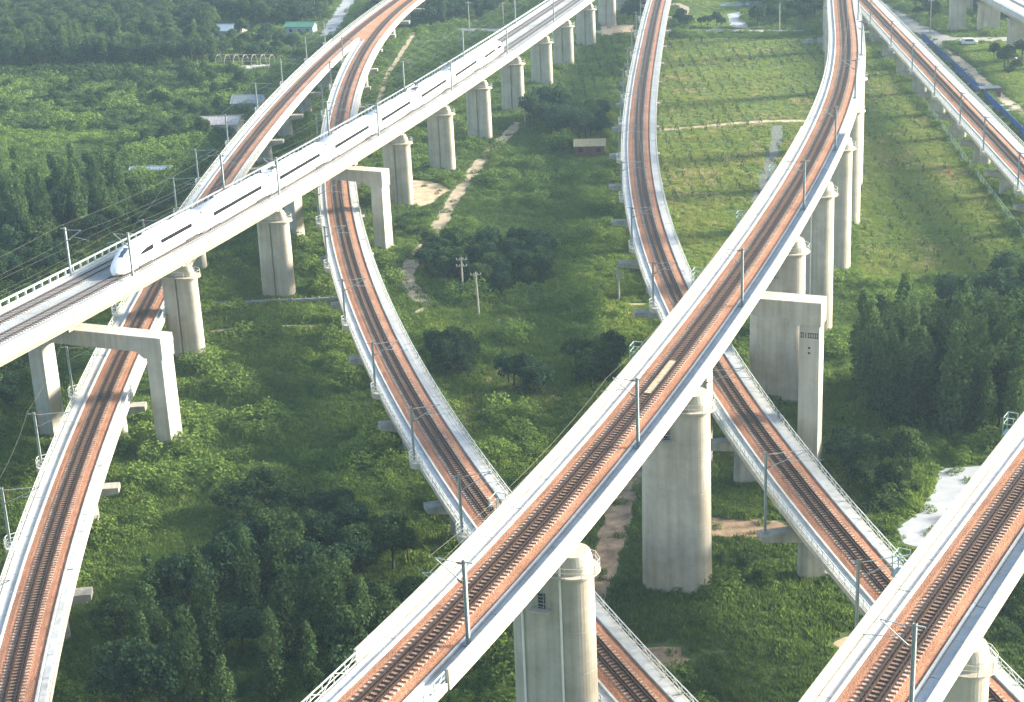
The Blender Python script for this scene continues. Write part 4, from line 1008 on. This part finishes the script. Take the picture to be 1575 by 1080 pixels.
grove([(-13.5, 258.8), (-7.1, 258.0), (-5.5, 248.8), (-11.1, 245.2)], 13, (('dark', 2), ('bush', 2), ('broad', 1)), .6, .85, 'KIND in the round clump beside the low curved viaduct', 'meadow shrubs', mind=1.8)
grove([(-1.0, 243.9), (5.0, 243.2), (4.8, 237.2), (-0.1, 237.8)], 8, (('dark', 2), ('bush', 1)), .58, .8, 'KIND in the round clump in the middle of the meadow', 'meadow shrubs', mind=1.6)
grove([(9.4, 251.3), (17.6, 250.3), (14.3, 239.1), (9.9, 239.9)], 12, (('bush', 3), ('dark', 1), ('broad', 1)), .55, .8, 'KIND near the shaded parapet of the tall white viaduct', 'meadow shrubs', mind=1.8)
grove([(-16.7, 318.8), (-10.4, 323.8), (-1.3, 319.6), (6.2, 315.3), (8.0, 296.1), (-1.6, 286.0), (-10.9, 289.2), (-14.8, 299.4)], 70, (('dark', 3), ('bush', 5), ('broad', 2)), .55, .85, 'KIND in the vine thicket around the utility poles', 'vine thicket plants', mind=1.9)
grove([(-23.0, 343.8), (-19.0, 347.7), (-14.8, 342.5), (-15.7, 329.3), (-21.7, 331.2)], 12, (('bush', 3), ('lightbush', 1), ('dark', 1)), .4, .62, 'KIND between the middle portal frame and the dirt path', 'path shrubs', mind=1.8)
grove([(4.0, 443.1), (10.1, 444.3), (18.2, 432.0), (26.0, 422.6), (24.5, 402.6), (22.7, 399.6), (13.5, 403.1), (6.3, 423.0)], 26, (('dark', 4), ('broad', 1)), .85, 1.2, 'KIND in the dark clump behind the tan roofed shed', 'dark clump trees', mind=2.8)
plant('lightbush', 14.2, 396.6, 1.9, 'rounded yellow-green shrub beside the tan roofed shed', 'shed shrub', 1.5)
grove([(51.5, 234.9), (59.6, 236.6), (67.2, 235.6), (78.6, 242.6), (69.0, 210.7), (62.6, 211.5), (56.2, 214.4), (50.2, 219.8)], 58, (('poplar', 6), ('dark', 1)), 1.0, 1.4, 'KIND in the dense grove beyond the concrete pad', 'grove trees', mind=2.2, szr=(.9, 1.25))
grove([(71, 268), (84, 282), (96, 280), (90, 262), (78.6, 244), (72, 246)], 16, (('dark', 4), ('broad', 2)), .8, 1.15, 'KIND behind the poplar grove at the field edge', 'field edge trees', mind=3.2)
grove([(43.1, 207.0), (48.0, 209.7), (51.9, 203.9), (48.4, 192.3), (43.9, 192.9), (43.2, 196.7)], 16, (('broad', 4), ('bush', 2), ('dark', 1)), .6, .92, 'KIND between the numbered portal column and the concrete pad', 'pad shrubs', mind=1.9)
grove([(48.0, 198.2), (52.2, 200.2), (50.2, 194.8), (46.0, 189), (46.0, 182.5), (44.4, 181.8)], 8, (('lightbush', 3), ('bush', 2)), .32, .5, 'KIND growing over the edge of the concrete pad', 'pad shrubs', mind=1.4)
grove([(24.3, 183.8), (30.0, 185.8), (29, 177.9), (30, 173), (24.2, 177.0)], 9, (('bush', 3),), .3, .42, 'KIND below the low crop field viaduct by the bare earth', 'weed shrubs', mind=1.3)
grove([(50.0, 168.8), (59.4, 178.7), (54.8, 156.6), (50.8, 156.2)], 9, (('bush', 3), ('broad', 1)), .4, .62, 'KIND on the slope below the viaduct by the concrete pad', 'corner shrubs', mind=1.8)
grove([(-111.0, 360.9), (-103.5, 365.1), (-94.3, 369.2), (-83.2, 366.7), (-79.9, 348.0), (-86.8, 329.6), (-101.3, 325.0)], 48, (('poplar', 5), ('dark', 1), ('broad', 1)), .95, 1.4, 'KIND in the tall grove at the woodland corner', 'woodland corner trees', mind=2.8)
grove([(-166.9, 563), (-149.0, 561), (-121.1, 552), (-91.3, 543.2), (-89.0, 529), (-116.8, 534.5), (-159.4, 540.1)], 62, (('dark', 5), ('poplar', 1)), .95, 1.3, 'KIND in the dark tree belt behind the shrub orchard', 'dark tree belt', mind=3.2)
grove([(-96, 588.8), (-67.1, 575.6), (-62.8, 541.3), (-70.5, 530.4), (-89.0, 538)], 46, (('bush', 3), ('broad', 2), ('dark', 2), ('lightbush', 1)), .5, .9, 'KIND around the farm houses', 'farm shrubs', mind=3.0)
grove([(38.4, 608.9), (52.2, 620.4), (49.6, 583), (37.7, 585)], 12, (('dark', 3),), .8, 1.1, 'KIND beside the far end of the train viaduct', 'far end trees', mind=3.5)
grove([(84.0, 562), (96.4, 558), (116.6, 586.5), (99.5, 598.9), (91.8, 579.0)], 14, (('dark', 2), ('broad', 3)), .7, 1.05, 'KIND behind the farm road beside the tall far piers', 'farm road trees', mind=3.5)
grove([(58.7, 569), (65.5, 567), (67.0, 578.8), (60.8, 581.1)], 6, (('dark', 2), ('bush', 1)), .55, .8, 'KIND behind the farm road near the curved path', 'farm road trees', mind=2.5)
grove([(67.5, 566.8), (75.8, 565.1), (75.6, 570.4), (68.0, 571.9)], 5, (('bush', 1), ('dark', 1)), .45, .65, 'KIND in the low hedge behind the farm road', 'farm road trees', mind=2.2)
grove([(143.5, 494), (152.1, 492.3), (150.8, 470.1), (141.2, 469.4)], 9, (('dark', 2), ('bush', 1)), .6, .95, 'KIND beside the distant wall piers', 'wall pier trees', mind=2.8)
grove([(143.5, 602.0), (150.7, 584.6), (143.9, 552), (140.1, 559.7)], 10, (('dark', 1), ('broad', 1)), .6, 1.0, 'KIND on the bank beside the village road', 'village road trees', mind=3.0)
grove([(-84.6, 263.1), (-77.9, 262.3), (-74.7, 245), (-73.5, 228.6), (-76, 200), (-90, 220)], 22, (('dark', 2), ('bush', 2), ('broad', 2)), .6, 1.0, 'KIND at the outer foot of the train viaduct by the woodland', 'viaduct foot trees', mind=3.0)
grove([(-81.5, 350), (-74.8, 350), (-80.1, 330.6), (-89.7, 305), (-96.5, 297.2), (-106, 318), (-101.3, 325.0)], 34, (('dark', 2), ('bush', 3), ('broad', 2)), .55, .95, 'KIND between the tall grove and the train viaduct', 'woodland edge plants', mind=2.8)
grove([(-160.1, 532), (-92, 521), (-76, 516), (-75, 454.2), (-77, 383.0), (-78, 368), (-100.7, 444.2), (-135.4, 451.2)], 170, (('bush', 6), ('broad', 3), ('lightbush', 1)), .5, .8, 'KIND in the bushy orchard beside the low orange viaduct', 'orchard shrubs', mind=3.0)

# ------------------------------------------------------------------ meadow and ground cover: plants nobody could count
def blade_tuft(seed, n, h, r):
    rs = np.random.default_rng(seed); V = []; F = []; T = []
    for i in range(n):
        a = rs.uniform(0, 6.28); q = r * math.sqrt(rs.uniform(0, 1)); x, y = math.cos(a) * q, math.sin(a) * q; b = rs.uniform(0, 6.28); w = rs.uniform(.05, .10); l = h * rs.uniform(.5, 1.1); ln_ = rs.normal(0, .35, 2) * l
        k = len(V); V += [(x - math.cos(b) * w, y - math.sin(b) * w, -.03), (x + math.cos(b) * w, y + math.sin(b) * w, -.03), (x + ln_[0] * .5 + math.cos(b) * w * .6, y + ln_[1] * .5 + math.sin(b) * w * .6, l * .65), (x + ln_[0], y + ln_[1], l)]
        F.append((k, k + 1, k + 2, k + 3)); T += [rs.uniform(.0, 1)] * 4
    return np.array(V), np.array(F), np.array(T)
def weed_tuft(seed, n, h, r, size):
    rs = np.random.default_rng(seed); d = rs.normal(size=(n, 3)); d /= np.linalg.norm(d, axis=1)[:, None]; d[:, 2] = abs(d[:, 2])
    P = d * np.array((r, r, h)) * (rs.uniform(.35, 1.05, n) ** .5)[:, None]; P[:, 0] += .12 * r * np.sin(3 * P[:, 1]); P[:, 2] = np.maximum(P[:, 2], .04)
    V, F, T = leaves(P, size, .5, rs, d); return V, F, T
pc = bpy.data.collections.new('ground_cover_plants')
def add_proto(i, V, F, T):
    me = leaf_mesh('plant_%d' % i, V, F, T, TUFT); o = bpy.data.objects.new('plant_%02d' % i, me); pc.objects.link(o)
add_proto(0, *blade_tuft(1, 46, .50, .75)); add_proto(1, *blade_tuft(2, 40, .62, .7))
add_proto(2, *weed_tuft(3, 95, .55, .80, .22)); add_proto(3, *weed_tuft(4, 170, .75, .85, .19)); add_proto(4, *weed_tuft(5, 200, 1.15, .85, .20))
add_proto(5, *weed_tuft(6, 360, 1.9, 1.6, .28)); add_proto(6, *blade_tuft(7, 26, .40, .55)); add_proto(7, *weed_tuft(8, 40, 1.7, .38, .30))
def vnoise(x, y, sc, seed):
    rs = np.random.default_rng(seed); G = rs.uniform(0, 1, (64, 64)); u, v = x / sc, y / sc; i, j = np.floor(u).astype(int), np.floor(v).astype(int); f, g_ = u - i, v - j
    f, g_ = f * f * (3 - 2 * f), g_ * g_ * (3 - 2 * g_); g = lambda a, b: G[a % 64, b % 64]
    return (g(i, j) * (1 - f) + g(i + 1, j) * f) * (1 - g_) + (g(i, j + 1) * (1 - f) + g(i + 1, j + 1) * f) * g_
ZONE = {
 'field_center': [(53.0, 549.3), (105.2, 535.6), (86.4, 446.7), (60.5, 348.3), (41.4, 290), (32.7, 288), (32.9, 342.3), (38.6, 416.3)],
 'field_right': [(115.4, 532.9), (108.9, 459.7), (105.3, 402.9), (100.7, 341.4), (96.4, 308.0), (88.2, 288.4), (62, 284.7), (102.7, 490.8)],
 'field_f3': [(15.3, 546.5), (43.1, 551.9), (32.8, 458.4), (10.7, 463.3)],
 'rows': [(-33.3, 512.6), (-27.9, 577.0), (-8.1, 572.4), (-6.0, 541.8), (-14.2, 480.2), (-30, 460)],
 'field_fr': [(137.9, 509.4), (162.0, 520.8), (148, 435.7), (133.1, 425.0)],
 'midmeadow': [(-16.5, 280.8), (18.4, 290.7), (24.3, 278.7), (21.7, 249.8), (0.3, 207.3), (-8.7, 226.5)],
 'topfield': [(65.3, 660.8), (92.3, 650.2), (82.5, 565), (65.8, 568), (66.8, 593.3)],
 'orchard': [(-160.1, 542.5), (-88.7, 525.6), (-67.9, 520.7), (-69.1, 454.2), (-71.7, 383.0), (-74.2, 354.9), (-83.7, 367.4), (-100.7, 444.2), (-135.4, 451.2)],
}
rs = np.random.default_rng(21); XS = []; YS = []
for y0, y1, sp in ((135, 215, .72), (215, 300, .85), (300, 420, 1.05), (420, 560, 1.3), (560, 740, 1.8)):
    for_x0, for_x1 = -.36 * y1 - 24, .33 * y1 + 14
    gx, gy = np.meshgrid(np.arange(for_x0, for_x1, sp), np.arange(y0, y1, sp)); gx = gx + rs.uniform(-.5, .5, gx.shape) * sp; gy = gy + rs.uniform(-.5, .5, gy.shape) * sp
    k = (gx > -.36 * gy - 14) & (gx < .33 * gy + 8); XS.append(gx[k]); YS.append(gy[k])
inner = len(np.concatenate(XS))
for y0, y1, sp in ((110, 300, 1.9), (300, 520, 2.6), (520, 760, 3.4)):          # sparser, larger plants beyond the view
    gx, gy = np.meshgrid(np.arange(-.36 * y1 - 80, .33 * y1 + 90, sp), np.arange(y0, y1, sp)); gx = gx + rs.uniform(-.5, .5, gx.shape) * sp; gy = gy + rs.uniform(-.5, .5, gy.shape) * sp
    k = ((gx < -.36 * gy - 14) | (gx > .33 * gy + 8) | (gy < 135)) & (gx > -.36 * gy - 75) & (gx < .33 * gy + 80); XS.append(gx[k]); YS.append(gy[k])
X, Y = np.concatenate(XS), np.concatenate(YS); outer = np.arange(len(X)) >= inner
keep = np.ones(len(X), bool)
for b in BARE:
    lo, hi = b.min(0) - 1, b.max(0) + 1; sel = (X > lo[0]) & (X < hi[0]) & (Y > lo[1]) & (Y < hi[1]); idx = np.where(sel)[0]
    ins = inpoly(X[idx], Y[idx], b); keep[idx[ins & (rs.uniform(0, 1, len(idx)) > .03)]] = False
X, Y, outer = X[keep], Y[keep], outer[keep]; n = len(X)
n1 = vnoise(X, Y, 22, 1); n2 = vnoise(X, Y, 7, 2); n3 = vnoise(X, Y, 2.6, 3); u = rs.uniform(0, 1, n)
tint = .22 + .22 * n1 + .18 * n2 + .10 * n3 + rs.normal(0, .035, n); scl = (.62 + .62 * n2 + .62 * n3 ** 1.5) * rs.uniform(.8, 1.25, n)
lum = n2 * .55 + n3 * .45
kind = np.where(lum < .40, rs.choice([0, 1, 2], n), np.where(lum < .62, rs.choice([2, 3, 2, 1], n), rs.choice([3, 4, 3], n)))
kind = np.where((n2 > .66) & (u < .07), 5, kind)
near = (Y < 292) & (X > -70) & (X < 60); vine = vnoise(X, Y, 13, 44)
kind = np.where(near & (lum < .66) & (vine < .62), rs.choice([0, 1, 6, 2], n), kind); tint = np.where(near, tint - .01 + .10 * (vnoise(X, Y, 1.9, 45) - .5), tint)
low = (Y < 190) & (X > 2); tint = np.where(low, tint * .62 + .03, tint); kind = np.where(low & (lum < .72), rs.choice([0, 6, 1], n), kind); scl = np.where(low, scl * .85, scl)
def zone(k): return inpoly(X, Y, ZONE[k])
z = zone('field_center'); tint = np.where(z, .56 + .18 * n1 + .14 * n2 + .06 * n3 + rs.normal(0, .04, n), tint); kind = np.where(z, rs.choice([0, 6, 2, 0], n), kind); scl = np.where(z, scl * .72, scl)
dry = z & (vnoise(X, Y, 9, 8) > .80); tint = np.where(dry & (u < .45), .88 + rs.normal(0, .05, n), tint)
z = zone('field_right'); tint = np.where(z, .52 + .24 * n1 + .14 * n2 + rs.normal(0, .04, n), tint); kind = np.where(z, rs.choice([0, 1, 2, 0], n), kind); scl = np.where(z, scl * .75, scl)
dry = z & (vnoise(X, Y, 8, 9) > .80); tint = np.where(dry & (u < .5), .88 + rs.normal(0, .05, n), tint)
z = zone('field_f3'); tint = np.where(z, .42 + .14 * n1 + .10 * n3, tint); scl = np.where(z, scl * .8, scl)
z = zone('field_fr') | zone('topfield'); tint = np.where(z, .48 + .2 * n1 + .1 * n2, tint); kind = np.where(z, rs.choice([0, 6], n), kind)
z = zone('midmeadow'); tint = np.where(z, tint + .14, tint)
z = zone('orchard'); tint = np.where(z, .12 + .50 * n2 ** 2 + .12 * n3, tint); kind = np.where(z & (u < .34), 5, kind)
z = zone('rows'); tint = np.where(z, .30 + .22 * (np.sin((X * .82 + Y * .3) * 1.5) > .1) + .08 * n2, tint); scl = np.where(z, scl * .8, scl)
tint = np.where((vnoise(X, Y, 11, 12) > .80) & (u < .30) & (tint < .8), tint + .2, tint)
scl = np.where(outer, scl * 2.0, scl)
z = zone('field_center') | zone('field_right'); tint = np.where(z & (tint < .87), np.minimum(tint, .66 + .12 * n3), tint)
tint = np.where((kind >= 3) & (kind <= 5), np.minimum(tint, .50), tint)
tint = np.clip(tint, .02, .97)
ST = []
for kz, dx, dy in (('field_center', 3.6, 2.3), ('field_right', 4.4, 3.0), ('field_f3', 3.2, 2.2)):
    P_ = np.asarray(ZONE[kz]); gx, gy = np.meshgrid(np.arange(P_[:, 0].min(), P_[:, 0].max(), dx), np.arange(P_[:, 1].min(), P_[:, 1].max(), dy)); gx = (gx + rs.normal(0, .22, gx.shape)).ravel(); gy = (gy + rs.normal(0, .35, gy.shape)).ravel()
    k_ = inpoly(gx, gy, P_) & (rs.uniform(0, 1, gx.shape) < .72) & (vnoise(gx, gy, 18, 31) > .25); ST.append(np.stack([gx[k_], gy[k_]], 1))
ST = np.concatenate(ST); m_ = len(ST)
X = np.concatenate([X, ST[:, 0]]); Y = np.concatenate([Y, ST[:, 1]]); kind = np.concatenate([kind, np.full(m_, 7)]); scl = np.concatenate([scl, rs.uniform(.6, 1.15, m_)]); tint = np.concatenate([tint, rs.uniform(.05, .25, m_)]); n = len(X)
me = bpy.data.meshes.new('meadow'); me.from_pydata(np.stack([X, Y, np.zeros(n)], 1).tolist(), [], [])
for nm, ty, val in (('kind_i', 'INT', kind.astype(np.int32)), ('sc', 'FLOAT', scl.astype(np.float32)), ('rot', 'FLOAT', rs.uniform(0, 6.28, n).astype(np.float32)), ('tint', 'FLOAT', tint.astype(np.float32))):
    a = me.attributes.new(nm, ty, 'POINT'); a.data.foreach_set('value', val)
def scatter_nodes(pc):
    ng = bpy.data.node_groups.new('scatter', 'GeometryNodeTree')
    ng.interface.new_socket('Geometry', in_out='INPUT', socket_type='NodeSocketGeometry'); ng.interface.new_socket('Geometry', in_out='OUTPUT', socket_type='NodeSocketGeometry')
    N = ng.nodes; L = ng.links; gi = N.new('NodeGroupInput'); go = N.new('NodeGroupOutput'); ip = N.new('GeometryNodeInstanceOnPoints'); ci = N.new('GeometryNodeCollectionInfo')
    ci.inputs['Collection'].default_value = pc; ci.inputs['Separate Children'].default_value = True; ci.inputs['Reset Children'].default_value = True
    def na(nm, ty):
        a = N.new('GeometryNodeInputNamedAttribute'); a.data_type = ty; a.inputs['Name'].default_value = nm; return a.outputs[0]
    cb = N.new('ShaderNodeCombineXYZ'); L.new(na('rot', 'FLOAT'), cb.inputs[2])
    L.new(gi.outputs[0], ip.inputs['Points']); L.new(ci.outputs[0], ip.inputs['Instance']); ip.inputs['Pick Instance'].default_value = True
    L.new(na('kind_i', 'INT'), ip.inputs['Instance Index']); L.new(cb.outputs[0], ip.inputs['Rotation']); L.new(na('sc', 'FLOAT'), ip.inputs['Scale']); L.new(ip.outputs[0], go.inputs[0])
    return ng
o = bpy.data.objects.new('meadow', me); C.objects.link(o); tag(o, 'lush green grass, weeds and crops covering the ground', 'grass', kind='stuff')
md = o.modifiers.new('scatter', 'NODES'); md.node_group = scatter_nodes(pc)
# far wood: one mass of crowns
wc = bpy.data.collections.new('far_wood_crowns')
for i, (kk, j) in enumerate((('dark', 0), ('dark', 1), ('broad', 0), ('broad', 1), ('poplar', 0), ('bush', 0), ('bush', 1))): wc.objects.link(bpy.data.objects.new('crown_%02d' % i, PT[kk][j][0]))
WOODS = (([(-160.1, 536), (-92, 523), (-74, 518), (-73, 454.2), (-75, 383.0), (-77, 362), (-88, 372), (-100.7, 444.2), (-140, 451.2)], (5, 5, 5, 6, 6)), ([(-16.7, 318.8), (-10.4, 323.8), (-1.3, 319.6), (6.2, 315.3), (8.0, 296.1), (-1.6, 288.0), (-9.9, 291.2), (-14.8, 299.4)], (5, 6)), ([(-235, 780), (-139, 745), (-102.7, 618.3), (-98.2, 604), (-129.1, 590), (-200, 600)], (0, 2, 3, 5)), ([(-45, 603), (-37.4, 594), (-22.9, 592), (-3, 605), (22, 700), (-10, 760), (-38, 740), (-40, 660)], (0, 1, 0, 4)),
         ([(-150, 760), (-63.7, 760), (-62.4, 621.6), (-66.9, 603), (-84.6, 608), (-105.0, 634.1)], (0, 1, 2, 4)), ([(-190, 600), (-165, 570), (-100, 545), (-97, 585), (-130, 592)], (2, 5, 3, 5)), ([(40, 625), (58, 625), (60, 760), (40, 760)], (0, 1, 2, 0)), ([(95, 605), (128, 600), (128, 760), (95, 760)], (0, 1, 2, 3)), ([(150, 560), (200, 555), (210, 700), (146, 700)], (0, 2, 3, 5)))
WX = []; WK = []
for P_, ks in WOODS:
    P_ = np.asarray(P_); gx, gy = np.meshgrid(np.arange(P_[:, 0].min(), P_[:, 0].max(), 4.3), np.arange(P_[:, 1].min(), P_[:, 1].max(), 4.6)); gx = (gx + rs.uniform(-1.7, 1.7, gx.shape)).ravel(); gy = (gy + rs.uniform(-1.8, 1.8, gy.shape)).ravel()
    k_ = inpoly(gx, gy, P_)
    for q in 'JTNSU': k_ &= line_dist(gx, gy, q) > 8.5
    WX.append(np.stack([gx[k_], gy[k_]], 1)); WK.append(rs.choice(ks, k_.sum()))
WX = np.concatenate(WX); WK = np.concatenate(WK); nw = len(WX)
wm = bpy.data.meshes.new('woodland'); wm.from_pydata(np.stack([WX[:, 0], WX[:, 1], np.zeros(nw)], 1).tolist(), [], [])
for nm, ty, val in (('kind_i', 'INT', WK.astype(np.int32)), ('sc', 'FLOAT', (rs.uniform(.8, 1.3, nw) * np.where(WK >= 5, np.where(WX[:, 1] < 520, .95, 1.6), 1)).astype(np.float32)), ('rot', 'FLOAT', rs.uniform(0, 6.28, nw).astype(np.float32))):
    a = wm.attributes.new(nm, ty, 'POINT'); a.data.foreach_set('value', val)
wo = bpy.data.objects.new('woodland', wm); C.objects.link(wo); tag(wo, 'dark mass of distant tree crowns beyond the farm houses and road', 'woodland', kind='stuff')
wo.modifiers.new('scatter', 'NODES').node_group = scatter_nodes(wc)
print('meadow plants', n, 'trees', len(TREES))

# ------------------------------------------------------------------ hazy evening air
hz = MB().bx(-900, 900, -60, 1500, -1.0, 100.0); h_o = hz.build('haze', 'dark'); tag(h_o, kind='stuff')
hm = bpy.data.materials.new('hazy_air'); hm.use_nodes = True; t = hm.node_tree; t.nodes.remove(t.nodes['Principled BSDF'])
pv = t.nodes.new('ShaderNodeVolumePrincipled'); pv.inputs['Color'].default_value = (0.52, 0.76, 1.0, 1); pv.inputs['Density'].default_value = 0.00016; pv.inputs['Anisotropy'].default_value = 0.2
t.links.new(pv.outputs[0], t.nodes['Material Output'].inputs['Volume']); h_o.data.materials.clear(); h_o.data.materials.append(hm)
